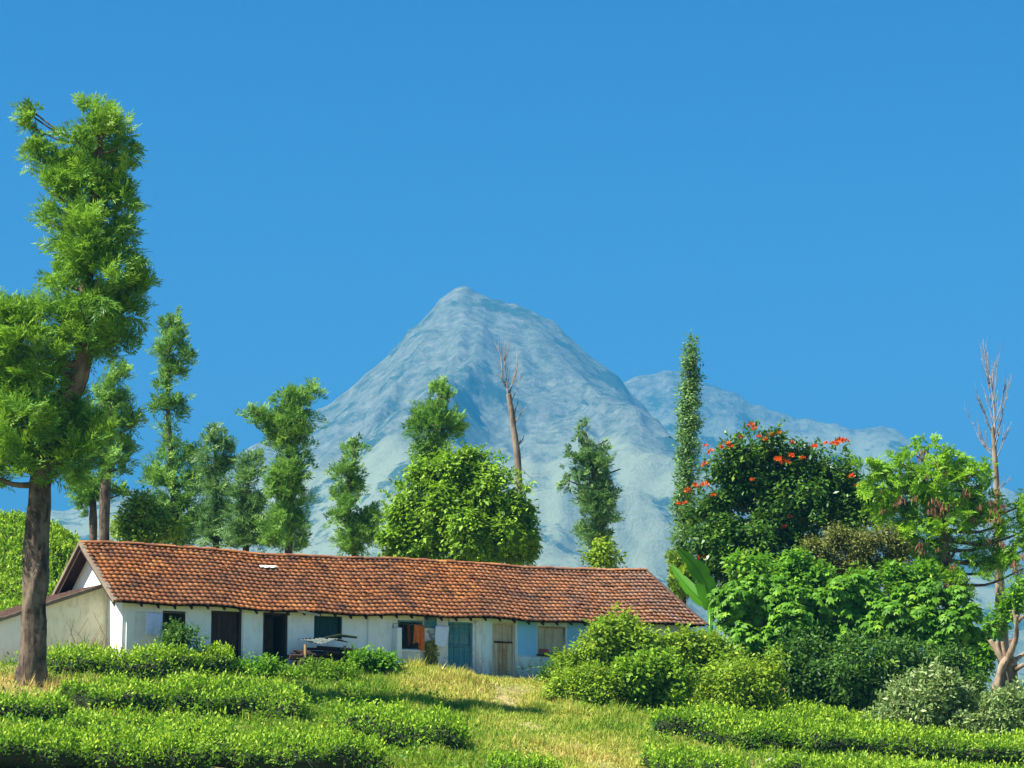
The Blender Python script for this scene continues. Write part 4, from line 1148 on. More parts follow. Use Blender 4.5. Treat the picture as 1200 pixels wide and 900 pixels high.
Vp = np.concatenate(pm.V); petal_me = np_mesh('flower', Vp.reshape(-1, 3), np.arange(len(Vp) * 4).reshape(-1, 4), M['petal'], {'rnd': np.concatenate(pm.r)})
tb = np.array(tulip.location)
for px, py, rp in fl:
    yb = 109 - 0.6 - RNG.uniform(0, 0.5)
    o = link('flower', petal_me, tulip); o.location = P(px, py, yb) - tb; s_ = rp / FPX * yb / 0.24; o.scale = (s_, s_, s_)
    o.rotation_euler = (RNG.uniform(-0.5, 0.5), RNG.uniform(-0.5, 0.5), RNG.uniform(0, 6))

T17 = [(1205, 590, 14), (1200, 645, 14), (1170, 630, 16), (1060, 655, 18), (1075, 560, 16), (1085, 524, 12), (1075, 535, 14), (1097, 532, 10), (1060, 545, 13), (1040, 548, 10), (1018, 550, 11), (1012, 562, 12), (1035, 565, 18), (1062, 568, 22), (1090, 558, 22), (1118, 542, 14), (1130, 552, 16), (1150, 552, 14), (1165, 560, 12), (1120, 575, 24), (1152, 580, 20), (1048, 595, 20), (1080, 598, 26), (1112, 610, 26), (1150, 612, 22), (1175, 600, 12), (1085, 632, 24), (1120, 645, 24), (1150, 650, 20), (1065, 625, 16), (1095, 665, 22), (1135, 680, 20), (1192, 605, 14), (1190, 640, 12), (1196, 668, 12), (1178, 660, 10), (1205, 620, 16)]
brt = tree('pod_tree', 'bright green feathery tree hung with brown seed pods at the right', 'tree', 106, [(1120, 830, 7), (1115, 720, 6), (1105, 620, 5), (1095, 540, 2)], T17, lambda lv, b: crown_fronds(lv, b, 2500, 0.5, 6, 0.23, 0.062, 0.35, 0.4), 'bright', spread=0.8)
pods = [(1082, 533, 5), (1080, 540, 4), (1100, 548, 5), (1108, 558, 4), (1096, 590, 5), (1105, 596, 6), (1092, 600, 5), (1098, 606, 5), (1118, 592, 4), (1132, 580, 5), (1128, 583, 4), (1056, 588, 5), (1050, 592, 3), (1072, 586, 4), (1088, 560, 3), (1078, 642, 5), (1080, 648, 4), (1099, 645, 3), (1117, 665, 4), (1114, 668, 3), (1190, 665, 6), (1192, 672, 5), (1162, 590, 4), (1165, 600, 5), (1170, 610, 5), (1160, 612, 4), (1175, 595, 4), (1168, 580, 4), (1140, 610, 3), (1148, 596, 4), (1174, 640, 4), (1160, 636, 4), (1035, 600, 3), (1198, 655, 4)]
pl = Leaves(); n = 16
o0 = RNG.normal(size=(n, 3)) * np.array((0.09, 0.09, 0.07)); dr = norm(np.array((0, 0, -1.0)) + RNG.normal(size=(n, 3)) * 0.22)
pl.quads(o0, dr, norm(np.cross(dr, rdir(n))), 0.34, 0.06, RNG.uniform(0, 1, n))
Vp = np.concatenate(pl.V); pod_me = np_mesh('seed_pod', Vp.reshape(-1, 3), np.arange(len(Vp) * 4).reshape(-1, 4), M['pod'], {'rnd': np.concatenate(pl.r)})
tb = np.array(brt.location)
for px, py, rp in pods:
    yb = 106 - 0.75 - RNG.uniform(0, 0.6)
    o = link('seed_pod', pod_me, brt); o.location = P(px, py - rp, yb) - tb; s_ = rp / FPX * yb / 0.19; o.scale = (s_, s_, s_); o.rotation_euler = (0, 0, RNG.uniform(0, 6))

def dead_tree(label, Y, trunk_px, twig_specs, bark):
    tp = [P(x, y, Y) for x, y, r in trunk_px]; tr = [r / FPX * Y for x, y, r in trunk_px]
    g = gz(tp[0][0], tp[0][1])
    tp.insert(0, np.array((tp[0][0], tp[0][1], g - 0.1))); tr.insert(0, tr[0] * 1.2)
    base = np.array((tp[0][0], tp[0][1], g))
    root = thing('dead_tree', label, 'tree', base)
    pp, rr = smooth_path(tp, tr, 8)
    mb = MB(); mb.tube(pp - base, rr, 10, 0.10, 3); mb.build('trunk', M[bark], root, smooth=True)
    tw = MB(); rnd = random.Random(9)
    def grow(p, q, r, depth):
        p, q = np.array(p), np.array(q); L_ = np.linalg.norm(q - p)
        mid = (p + q) / 2 + RNG.normal(size=3) * L_ * 0.03
        path, rad = smooth_path([p, mid, q], [r, r * 0.7, r * 0.3], 4)
        tw.tube(path - base, rad, 5)
        if depth > 0:
            for k in range(6):
                t = RNG.uniform(0.15, 0.95); s = path[int(t * (len(path) - 1))]
                d = norm(norm(q - p) * 0.9 + RNG.normal(size=3) * 0.22 + np.array((0, 0, 0.6)))
                grow(s, s + d * L_ * RNG.uniform(0.3, 0.6), r * 0.5, depth - 1)
    for (x0, y0, x1, y1, rp, dp) in twig_specs:
        grow(P(x0, y0, Y), P(x1, y1, Y + RNG.uniform(-0.6, 0.6)), 0.62 * rp / FPX * Y, dp)
    tw.build('twigs', M['twig_grey'], root, smooth=True)['kind'] = 'stuff'
    return root
dead_tree('bare dead trunk with thin twigs rising behind the round glossy tree', 117, [(610, 640, 4.4), (607, 548, 4), (603, 510, 3.8), (599, 480, 3.4), (596, 462, 3.2)],
          [(596, 464, 586, 440, 2.2, 2), (596, 464, 592, 400, 1.6, 1), (597, 462, 604, 440, 2.2, 1), (603, 448, 606, 415, 1.2, 1), (588, 445, 583, 405, 1.2, 1), (588, 448, 594, 415, 1, 1), (587, 442, 577, 435, 1, 0), (602, 500, 612, 482, 1.6, 1), (604, 525, 613, 515, 2.0, 1), (601, 490, 607, 470, 1.0, 1), (606, 540, 622, 560, 0.7, 1), (600, 470, 612, 440, .8, 1)], 'bark_dead')
dead_tree('tall dead tree with a bare grey twiggy crown at the far right', 108.6, [(1178, 800, 7), (1174, 730, 6), (1171, 680, 5.5), (1169, 620, 4.4), (1167, 560, 3.6), (1165, 525, 2.9), (1163, 500, 2.0)],
          [(1165, 530, 1160, 440, 2.6, 2), (1160, 450, 1152, 398, 1.3, 1), (1164, 520, 1178, 470, 1.4, 2), (1163, 510, 1146, 470, 1.4, 2), (1164, 535, 1140, 495, 1.4, 2), (1161, 470, 1150, 420, 1.1, 1), (1162, 480, 1168, 425, 1.1, 1), (1166, 540, 1182, 500, 1.2, 1), (1166, 530, 1150, 520, 1.4, 1), (1165, 528, 1172, 505, 1.8, 1), (1170, 660, 1148, 663, 1.6, 0), (1167, 575, 1185, 560, 1.2, 1)], 'bark_pale')

T19 = [(955, 648, 15), (982, 632, 14), (1010, 640, 17), (1038, 632, 12), (1052, 648, 12), (972, 668, 20), (1005, 668, 22), (1036, 668, 16)]
tree('shrub', 'olive brown drying shrub between the orange flowering tree and the bright green tree', 'shrub', 104.5, [(1000, 800, 4), (1000, 700, 3), (1000, 650, 2)], T19, lambda lv, b: crown_leaves(lv, b, 1900, 14, 0.3, 0.15, 0.06, 0.4, 0.2, 0.3), 'olive', spread=0.8)
T22 = [(799, 678, 13), (793, 660, 7), (808, 690, 12), (795, 692, 10), (812, 672, 8)]
tree('shrub', 'yellow-green feathery bush behind the lower right corner of the roof', 'shrub', 110, [(803, 760, 3), (802, 700, 2)], T22, oak_build(260, 0.4), 'vine')

PALM = 'broad palmate-leaved trees at the right of the house'
T20 = [(905, 705, 24), (862, 700, 22), (850, 722, 18), (885, 690, 22), (910, 688, 16), (930, 700, 18), (890, 722, 32), (925, 730, 28), (870, 752, 26), (905, 760, 30), (940, 755, 22), (842, 700, 12)]
tree('palmate_tree', 'large-leaved tree with drooping hand-shaped leaves right beside the end of the roof', 'tree', 97.5, [(900, 840, 5), (898, 770, 4), (890, 710, 3)], T20, lambda lv, b: crown_palmate(lv, b, 2000, 0.34, 0.125), 'palmate', 'bark_pale', PALM, 0.8)
T24 = [(870, 668, 16), (900, 672, 18), (930, 676, 18), (960, 680, 18), (1050, 685, 16), (1080, 682, 15), (945, 692, 18), (1010, 682, 14)]
shrub_mid = tree('leafy_tree', 'mid green leafy tree filling the space under the orange flowering tree', 'tree', 102, [(930, 800, 3), (930, 720, 2.5)], T24, lambda lv, b: crown_leaves(lv, lumps(b, 50, 0.3, 0.55), 800, 13, 0.3, 0.26, 0.12, 0.7), 'palmate')
T20b = [(950, 715, 20), (1040, 728, 20), (985, 690, 18), (1005, 685, 15), (965, 705, 18), (1020, 705, 20), (990, 720, 28), (960, 735, 22), (1020, 740, 26), (985, 755, 26)]
tree('palmate_tree', 'large-leaved bright topped tree below the olive brown shrub', 'tree', 98.5, [(985, 840, 5), (988, 770, 4), (990, 710, 3)], T20b, lambda lv, b: crown_palmate(lv, b, 1600, 0.34, 0.13), 'palmate', 'bark_pale', PALM, 0.8)
T20c = [(1035, 715, 16), (1062, 702, 20), (1050, 720, 16), (1092, 695, 18), (1120, 702, 18), (1138, 718, 14), (1080, 728, 28), (1115, 735, 26), (1060, 750, 20), (1140, 745, 14), (1100, 755, 20)]
tree('palmate_tree', 'large-leaved tree with a pale slanting stem above the pale silvery shrub', 'tree', 98, [(1112, 840, 4), (1114, 800, 3.6), (1105, 752, 3), (1100, 720, 2.5)], T20c, lambda lv, b: crown_palmate(lv, b, 1700, 0.34, 0.125), 'palmate', 'bark_pale', PALM, 0.8)
T23 = [(1190, 705, 9), (1178, 715, 7), (1150, 765, 14), (1140, 785, 16), (1165, 735, 10), (1192, 690, 8)]
tree('leafy_tree', 'thin leafy sapling before the dead tree, above the pollarded stump', 'tree', 101, [(1150, 830, 3), (1152, 760, 2.4), (1175, 715, 1.5)], T23, lambda lv, b: crown_leaves(lv, b, 330, 12, 0.3, 0.25, 0.11, 0.7), 'palmate')

def shrub(label, Y, lst, mat, n, per, L, W, cr=0.3, spread=0.7, name='shrub', up=0.6, shell=0.45, group=None):
    return tree(name, label, 'shrub', Y, None, lst, lambda lv, b: (crown_leaves(lv, lumps(b, 9 * len(b), 0.25, 0.6), int(n * 0.75), per, cr * 0.8, L, W, up, 0.15, 0.5), crown_leaves(lv, b, int(n * 0.45), per, cr, L, W, up, 0.15, 0.25), add_shoots(lv, b, 14 * len(b), 0.55, L, W)), mat, spread=spread, group=group)
def stems_for(root, lst, Y, bark='twig', n=3):
    base = np.array(root.location); mb = MB()
    for px, py, rp in lst:
        top = P(px, py, Y)
        for k in range(n):
            f = np.array((top[0] + RNG.uniform(-0.4, 0.4), Y + RNG.uniform(-0.4, 0.4), 0)); f[2] = gz(f[0], f[1])
            q, r = smooth_path([f, (f + top) / 2 + RNG.normal(size=3) * 0.1, top + RNG.normal(size=3) * 0.2], [0.03, 0.022, 0.01], 3); mb.tube(q - base, r, 5)
    mb.build('stem', M[bark], root, smooth=True)['kind'] = 'stuff'
def full_shrub(label, Y, lst, mat, n, per, L, W, **kw):
    r = shrub(label, Y, lst, mat, n, per, L, W, **kw); stems_for(r, lst, Y); return r

full_shrub('vine-covered bush climbing the blue wall to the eave, right of the shuttered window', 94.2, [(690, 765, 18), (712, 752, 22), (730, 735, 14), (735, 760, 22), (705, 780, 22), (725, 722, 8), (755, 765, 20), (668, 778, 14), (745, 745, 14)], 'vine', 800, 13, 0.17, 0.09, cr=0.28)
full_shrub('pale yellow-green bush in front of the doorstep path, right of the wooden door', 91.0, [(665, 800, 18), (690, 800, 20), (650, 812, 12), (680, 818, 20), (710, 812, 22), (700, 830, 16), (665, 826, 12)], 'vine', 650, 13, 0.14, 0.075)
full_shrub('mid green leafy bush with heart-shaped leaves below the roof corner', 91.5, [(745, 795, 24), (770, 785, 22), (735, 815, 20), (765, 815, 22), (790, 800, 20), (725, 828, 12), (785, 825, 14)], 'round', 750, 12, 0.17, 0.12)
full_shrub('tall tangled creeper mass hanging under the right end of the eave', 94.5, [(785, 757, 15), (810, 756, 14), (765, 768, 18), (800, 772, 20), (832, 758, 16), (838, 778, 22), (858, 785, 18), (810, 795, 22)], 'vine', 900, 13, 0.17, 0.10)
full_shrub('sunlit yellowish creeper column in front of the large-leaved tree', 93.0, [(835, 805, 20), (858, 800, 20), (880, 795, 18), (900, 800, 16), (845, 828, 16), (870, 825, 18), (895, 825, 16), (905, 775, 12)], 'vine', 700, 13, 0.14, 0.08)
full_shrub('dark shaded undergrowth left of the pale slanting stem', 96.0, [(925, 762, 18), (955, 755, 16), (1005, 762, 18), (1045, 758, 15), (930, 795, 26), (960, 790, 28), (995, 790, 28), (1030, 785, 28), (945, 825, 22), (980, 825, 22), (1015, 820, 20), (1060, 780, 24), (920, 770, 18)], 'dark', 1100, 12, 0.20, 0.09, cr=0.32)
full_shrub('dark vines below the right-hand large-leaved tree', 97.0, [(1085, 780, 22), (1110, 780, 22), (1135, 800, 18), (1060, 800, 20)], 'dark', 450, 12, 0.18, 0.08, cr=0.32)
full_shrub('pale silvery shrub of drooping leaves at the foot of the pollarded stump', 91.5, [(1092, 795, 14), (1070, 808, 16), (1110, 805, 15), (1050, 822, 14), (1085, 825, 20), (1115, 828, 18), (1135, 818, 10), (1040, 842, 14), (1065, 845, 16), (1100, 848, 18), (1025, 848, 10)], 'pale', 620, 12, 0.22, 0.085, up=0.35)
full_shrub('smaller pale drooping shrub at the right edge before the stump base', 91.0, [(1165, 828, 13), (1185, 825, 14), (1175, 845, 16), (1150, 848, 14), (1200, 842, 14), (1130, 852, 12), (1195, 815, 8)], 'pale', 380, 12, 0.22, 0.085, up=0.35)
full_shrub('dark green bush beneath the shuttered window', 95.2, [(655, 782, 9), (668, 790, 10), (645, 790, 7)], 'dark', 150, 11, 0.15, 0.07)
full_shrub('fresh green weeds growing in front of the timber heap', 89.6, [(345, 794, 10), (365, 791, 10), (388, 790, 11), (408, 788, 10), (330, 799, 9), (375, 800, 12)], 'tea', 380, 13, 0.13, 0.045)
full_shrub('broad dark-leaved weeds along the white wall by the pilaster', 91.3, [(418, 776, 8), (432, 777, 8), (447, 779, 7), (425, 784, 8), (458, 780, 5)], 'palmate', 190, 11, 0.17, 0.10)
full_shrub('flowering weed clump at the foot of the two dark doorways', 89.5, [(262, 792, 12), (280, 790, 12), (300, 788, 11), (245, 795, 10), (315, 786, 9), (270, 805, 10)], 'palmate', 300, 12, 0.14, 0.07)
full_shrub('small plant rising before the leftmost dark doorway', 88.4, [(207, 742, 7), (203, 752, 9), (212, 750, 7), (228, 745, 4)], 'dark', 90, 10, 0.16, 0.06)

# banana plant beside the roof corner
by = 103.0
bb = P(833, 735, by); bb[2] = gz(bb[0], bb[1])
ban = thing('banana_plant', 'banana plant with one broad upright leaf at the right end of the roof', 'plant', bb)
mb = MB(); crown_p = P(832, 712, by); mb.tube(np.array([bb, (bb + crown_p) / 2, crown_p]) - bb, [0.16, 0.13, 0.09], 9); mb.build('stem', M['banana'], ban, smooth=True)
def banana_leaf(p0, p1, p2, wid, bow):
    q, _ = smooth_path([p0, p1, p2], [0, 0, 0], 9); n = len(q); V = []; Fs = []
    side = norm(np.cross(norm(p2 - p0), np.array((0.25, 1.0, 0.2)))); out = norm(np.cross(side, norm(p2 - p0)))
    for k in range(n):
        t = k / (n - 1); w = (0.72 if (k * 7) % 5 == 1 else 1.0) * wid * (math.sin(math.pi * min(1, (t * 0.93 + 0.07)) ** 0.75)) ** 0.7
        for a in (-1, -0.5, 0, 0.5, 1):
            V.append(q[k] + side * w * a + out * (abs(a) * w * bow + 0.02 * w * math.sin(k * 2.1 + a * 3)))
    for k in range(n - 1):
        for j in range(4): i0 = k * 5 + j; Fs.append((i0, i0 + 1, i0 + 6, i0 + 5))
    o = link('leaf', np_mesh('leaf', np.array(V) - bb, np.array(Fs), M['banana'], {'rnd': np.full(len(Fs), RNG.uniform(0.3, 0.8))}, True), ban)
    m2 = MB(); m2.tube(q - bb, np.linspace(0.035, 0.008, n), 5); m2.build('midrib', M['banana'], o)
for (x1, y1, x2, y2, w, dy, bow) in ((822, 674, 795, 643, 0.42, -0.3, 0.25), (808, 690, 786, 662, 0.28, 0.5, 0.3), (845, 702, 862, 694, 0.3, -0.5, 0.3)):
    banana_leaf(crown_p, P(x1, y1, by + dy), P(x2, y2, by + dy * 2), w, bow)

# pollarded stump at the right edge
sy = 93.5
sb = hit(1176, 822); sb = P(1176, 818, sy); sb[2] = gz(sb[0], sb[1])
stp = thing('pollarded_stump', 'thick reddish pollarded stump with cut-off limbs at the right edge', 'stump', sb)
mb = MB()
for nm, pts, rds, dy in (('trunk', [(1167, 822), (1168, 808), (1171, 793), (1175, 779), (1180, 772)], (8, 6.5, 4.5, 5, 5.5), -0.2), ('trunk', [(1190, 824), (1189, 808), (1186, 792), (1185, 778), (1184, 770)], (10, 8.5, 7.5, 8, 6), 0.1)):
    q, r = smooth_path([P(x, y, sy + dy) for x, y in pts], [0.85 * x / FPX * sy for x in rds], 6)
    mb = MB(); mb.tube(q - sb, r, 14, 0.16, 4 + int(dy * 10)); mb.build(nm, M['bark_red'], stp, smooth=True)
for lim in ([(1176, 776, 5), (1169, 764, 4), (1160, 750, 2.8)], [(1175, 773, 4), (1170, 762, 3.4), (1168, 752, 2.8)], [(1179, 771, 4), (1176, 761, 3), (1175, 752, 2.4)], [(1181, 774, 5.5), (1186, 760, 4.6), (1191, 746, 3.6), (1191, 732, 3), (1192, 721, 2.4)], [(1191, 730, 2.6), (1189, 722, 2.2), (1187, 715, 1.8)], [(1191, 730, 2.6), (1196, 725, 2.4), (1202, 721, 2)], [(1187, 776, 4), (1193, 771, 3.4), (1203, 764, 2.6)], [(1189, 786, 3.4), (1196, 781, 3), (1205, 777, 2.4)], [(1184, 768, 4), (1186, 758, 3), (1184, 749, 2.6)]):
    mb = MB(); dy = RNG.uniform(-0.35, 0.35)
    q, r = smooth_path([P(x, y, sy + dy * k / 2) for k, (x, y, _) in enumerate(lim)], [0.85 * x[2] / FPX * sy for x in lim], 5); mb.tube(q - sb, r, 9, 0.12, len(stp.children)); mb.build('limb', M['bark_red'], stp, smooth=True)

# ------------------------------------------------------------------ tea hedges
TEA = 'clipped tea hedges on the slope'
HEDGE_FOOT = []
def hedge(label, x0, y0, x1, y1, h, depth, dens=350, L=0.115, group=TEA, seed=0, ends=None):
    A, B = ends if ends else (hit(x0, y0), hit(x1, y1))
    ax = (B - A)[:2]; ln = np.linalg.norm(ax); ax = ax / ln; pe = np.array((-ax[1], ax[0]))
    if pe[1] < 0: pe = -pe
    c = (A + B)[:2] / 2 + pe * depth / 2
    h = h * (0.86 if ends is None else 1.0)
    HEDGE_FOOT.append((c, ax, pe, ln / 2, depth / 2))
    N = 72; th = np.arange(N) * 2 * math.pi / N
    ex = 0.42
    ox = np.sign(np.cos(th)) * np.abs(np.cos(th)) ** ex * ln / 2; oy = np.sign(np.sin(th)) * np.abs(np.sin(th)) ** (ex * 1.3) * depth / 2
    wob = 1 + 0.17 * vnoise(ox * 0.7 + seed * 7, oy * 0.9, seed) + 0.08 * vnoise(ox * 2.1, oy * 2.7 + seed, seed + 2)
    rings = [(0.62, 0.05), (0.86, 0.28), (0.97, 0.5), (1.0, 0.72), (0.95, 0.90), (0.84, 0.99), (0.66, 1.03), (0.45, 1.05), (0.22, 1.05), (0.02, 1.05)]
    RV = []
    for s_, zf in rings:
        oyy = oy * wob * s_; oxx = np.sign(ox) * np.maximum(np.abs(ox) * wob - (1 - s_) * depth / 2, 0.02 * ln * 0.5 * 0) 
        # keep the hedge long: shrink the long axis by the same distance as the short one
        X = c[0] + ax[0] * oxx + pe[0] * oyy; Yy = c[1] + ax[1] * oxx + pe[1] * oyy
        Z = ground(X, Yy) + zf * h * (0.92 + 0.12 * vnoise(X * 0.6 + 3, Yy * 0.6, seed + 4) + 0.20 * vnoise(X * 1.3, Yy * 1.3, seed + 5) + 0.10 * vnoise(X * 3.1, Yy * 3.1, seed + 6))
        lob = 0.60 + 0.40 * np.abs(np.sin(np.pi * ((X * ax[0] + Yy * ax[1]) / 1.75 + 0.35 * vnoise(X * 0.5, Yy * 0.5, seed + 9)))) ** 0.6
        Z = ground(X, Yy) + (Z - ground(X, Yy)) * (0.55 * lob + 0.5)
        Yy = Yy + (0.16 - 0.22 * lob) * (s_ > 0.6) * np.sign(-oyy) * -1
        RV.append(np.stack((X, Yy, Z), 1))
    V = np.concatenate(RV); Fs = []
    for i_ in range(len(rings) - 1):
        for j in range(N): k = (j + 1) % N; Fs.append((i_ * N + j, i_ * N + k, (i_ + 1) * N + k, (i_ + 1) * N + j))
    Fs = np.array(Fs)
    base = np.array((c[0], c[1], gz(c[0], c[1])))
    root = thing('tea_hedge', label, 'tea hedge', base, group=group)
    a, b, d, e = (V[Fs[:, k]] for k in range(4))
    nr = np.cross(d - a, e - b); ar = np.linalg.norm(nr, axis=1) / 2; nr = norm(nr)
    cen = (a + b + d + e) / 4; flip = np.sum(nr * (cen - (base + np.array((0, 0, h * 0.4)))), 1) < 0; nr[flip] *= -1
    zf = np.repeat([(rings[i_][1] + rings[i_ + 1][1]) / 2 for i_ in range(len(rings) - 1)], N)
    wgt = ar * np.where(zf < 0.3, 0.6, np.where(zf < 0.6, 0.85, 1.0))
    n = int(dens * wgt.sum())
    k = RNG.choice(len(Fs), n, p=wgt / wgt.sum())
    s_, t_ = RNG.uniform(0, 1, (2, n, 1))
    p = (a[k] * (1 - s_) + b[k] * s_) * (1 - t_) + (e[k] * (1 - s_) + d[k] * s_) * t_
    lump = fbm(p[:, 0] * 1.6 + seed, p[:, 1] * 1.6 + p[:, 2], seed + 8, 3)
    p = p + nr[k] * (RNG.uniform(-0.12, 0.10, n) + 0.20 * lump + 0.10 * (RNG.uniform(0, 1, n) > 0.93))[:, None]
    nn = norm(nr[k] * 0.5 + np.array((0, 0, 0.5)) + RNG.normal(size=(n, 3)) * 0.5)
    dr = norm(rdir(n) + nr[k] * 0.5 + np.array((0, 0, 0.55)))
    sd = norm(np.cross(dr, nn)); sc_ = RNG.uniform(0.6, 1.35, n)
    young = sstep(zf[k], 0.6, 1.0) * 0.22
    lv = Leaves(); lv.quads(p, dr, sd, L * sc_, L * 0.48 * sc_, 0.36 + young + 0.38 * lump + RNG.uniform(-0.36, 0.36, n))
    m_ = zf[k] > 0.8; m_ &= RNG.uniform(0, 1, n) < 0.07; q = p[m_]; nq = len(q)
    for t_ in range(5):
        dq = norm(np.array((0, 0, 0.9)) + RNG.normal(size=(nq, 3)) * 0.55)
        lv.quads(q + np.array((0, 0, 0.05 * t_)) + RNG.normal(size=(nq, 3)) * 0.02, dq, norm(np.cross(dq, rdir(nq))), L * 1.1, L * 0.5, 0.62 + 0.07 * t_ + RNG.uniform(-0.1, 0.1, nq))
    lv.build('foliage', M['tea'], root, base)
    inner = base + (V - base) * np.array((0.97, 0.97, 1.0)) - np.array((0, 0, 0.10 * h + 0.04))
    link('twigs', np_mesh('twigs', inner - base, Fs, M['twig'], smooth=True), root)  # closed hull, not single twigs; its dark colour paints in the hedge's inner shade
    mb = MB()
    for q in range(int(ln * 3)):
        u_ = RNG.uniform(-0.47, 0.47) * ln; w_ = RNG.uniform(-0.40, -0.1) * depth
        f = np.array((c[0] + ax[0] * u_ + pe[0] * w_, c[1] + ax[1] * u_ + pe[1] * w_)); f = np.array((f[0], f[1], gz(f[0], f[1]) - 0.05)) - base
        mb.tube([f, f + np.array((RNG.uniform(-0.12, 0.12), -0.02, h * 0.3)), f + np.array((RNG.uniform(-0.25, 0.25), RNG.uniform(-0.25, 0.0), h * 0.62))], [0.03, 0.022, 0.012], 5)
    mb.build('stem', M['bark_pale'], root)['kind'] = 'stuff'
    return root

hedges = [
 ('topmost tea hedge below the white front wall, right of the thick foreground trunk', 62, 796, 205, 800, 0.82, 1.5),
 ('dark shaded tea hedge before the leftmost doorways, next to the topmost hedge', 195, 797, 282, 793, 0.85, 1.3),
 ('tea hedge with a dark hollow under its right end, second row below the house', 88, 838, 200, 842, 0.85, 2.0),
 ('tea hedge at the foot of the thick foreground trunk at the left edge', -30, 842, 84, 850, 0.62, 1.3),
 ('large tea hedge below the flowering weeds, left of the dry grass mound', 205, 840, 362, 852, 0.95, 2.6),
 ('short low tea hedge under the dark hollow of the second row', 84, 862, 150, 866, 0.5, 1.2),
 ('tea hedge in the bottom left corner of the slope', -190, 903, 118, 905, 0.85, 2.6),
 ('tea hedge in the lowest row right of the bottom left corner hedge', 108, 910, 262, 912, 0.85, 2.7),
 ('tea hedge on the flank of the dry grass mound, its dark side facing the path', 385, 872, 543, 886, 0.95, 2.3),
 ('tea hedge below the mound hedge, nearest to the grassy path', 262, 905, 464, 918, 0.95, 2.6),
 ('tea hedge filling the middle of the left slope between two dark hollows', 150, 878, 290, 882, 0.65, 1.9),
 ('broad tea hedge above the dark hollow at the right of the path', 762, 868, 935, 890, 0.95, 2.4),
 ('long tea hedge running under the pale silvery shrub to the right edge', 930, 888, 1430, 920, 0.9, 3.2),
 ('tea hedge beyond the long one, below the dark undergrowth', 905, 852, 1050, 868, 0.6, 1.5),
 ('tea hedge at the bottom right of the grassy path', 762, 915, 880, 925, 0.8, 2.2),
 ('tea hedge in the bottom right corner', 905, 925, 1400, 945, 0.8, 1.7),
 ('tiny tea sprig patch at the bottom edge of the path', 590, 912, 655, 914, 0.4, 1.0),
]
for k, (lb, x0, y0, x1, y1, h, dp) in enumerate(hedges):
    hedge(lb, x0, y0, x1, y1, h, dp, seed=40 + k * 3)
names = ['topmost tea row along the crest of the far left hill', 'second tea row below the crest of the far left hill', 'third tea row down the far left hill', 'middle tea row on the far left hill behind the thick trunk', 'fifth tea row down the far left hill', 'sixth tea row, low on the far left hill', 'lowest tea row on the far left hill, just above the lean-to roof']
for k, lb in enumerate(names):
    yk = 120.0 - 2.7 * k
    hedge(lb, 0, 0, 0, 0, 0.8, 2.5, 260, 0.15, 'tea rows on the far left hill', 140 + 3 * k, (np.array((-34.0, yk - 0.6, 0)), np.array((-16.5, yk + 0.3, 0))))

# ------------------------------------------------------------------ grass, weeds, stone
def in_hedge(X, Y):
    m = np.zeros(len(X), bool)
    for c, ax, pe, a, b in HEDGE_FOOT:
        u_ = (X - c[0]) * ax[0] + (Y - c[1]) * ax[1]; w_ = (X - c[0]) * pe[0] + (Y - c[1]) * pe[1]
        m |= (np.abs(u_) < a * 0.92) & (np.abs(w_) < b * 0.8)
    return m
path_px = [(600, 803), (590, 825), (620, 850), (670, 872), (700, 898)]
path_w = np.array([hit(*p)[:2] for p in path_px])
lv = Leaves(); n = 190000
X = RNG.uniform(-24, 31, n); Y = RNG.uniform(74, 104, n)
# denser around the open grass
n2 = 130000
X = np.concatenate((X, RNG.uniform(-8, 6.5, n2))); Y = np.concatenate((Y, RNG.uniform(75, 96, n2)))
rx, ry = X - H_O[0], Y - H_O[1]; t_ = -(rx * AY[0] + ry * AY[1]); s_ = rx * AX[0] + ry * AX[1]
ok = ((t_ > 0.25) | (s_ < -4.8) | (s_ > LEN + 0.3)) & ~in_hedge(X, Y)
ok &= ~((s_ > F(560, 790)[0]) & (s_ < F(622, 790)[0]) & (t_ < 1.3))
X, Y = X[ok], Y[ok]; n = len(X); t_ = t_[ok]; s_ = s_[ok]
dpath = np.min(np.stack([np.hypot(X - q[0], (Y - q[1]) * 0.6) for q in path_w]), 0)
dry = 0.33 + 0.36 * fbm(X * 0.35, Y * 0.35, 61, 4) + 0.22 * np.exp(-(dpath / 2.2) ** 2) + 0.22 * np.exp(-(((X - MOUND[0]) / 3.0) ** 2 + ((Y - MOUND[1] + 0.8) / 2.0) ** 2))
tree_d = np.hypot(X - t1.location[0], Y - t1.location[1]); dry = dry + 0.5 * np.exp(-(tree_d / 2.6) ** 2)
clump = fbm(X * 0.9, Y * 0.9, 71, 3)
hgt = np.clip(0.17 + 0.13 * clump + 0.05 * RNG.normal(size=n), 0.05, 0.5) * (0.65 + 0.5 * sstep(dpath, 0.5, 3.0))
hgt = hgt * (1 + 0.9 * sstep(fbm(X * 1.7, Y * 1.7, 77, 2), 0.15, 0.5)) * (1 + 0.5 * np.exp(-(tree_d / 2.0) ** 2))
base = np.stack((X, Y, ground(X, Y) - 0.02), 1)
dr = norm(np.array((0.0, 0, 1.0)) + RNG.normal(size=(n, 3)) * np.array((0.45, 0.45, 0.1)))
sd = norm(np.cross(dr, rdir(n)))
lv.quads(base, dr, sd, hgt, 0.022 + 0.02 * RNG.uniform(0, 1, n), np.clip(dry + 0.20 * RNG.normal(size=n), 0.02, 1), 0.1, 0.35)
gr_n = n
thin = (dpath < 0.55 + 0.5 * vnoise(X * 0.6, Y * 0.6, 91)) & (RNG.uniform(0, 1, n) < 0.7)
lv.V[0] = lv.V[0][~thin]; lv.r[0] = lv.r[0][~thin]
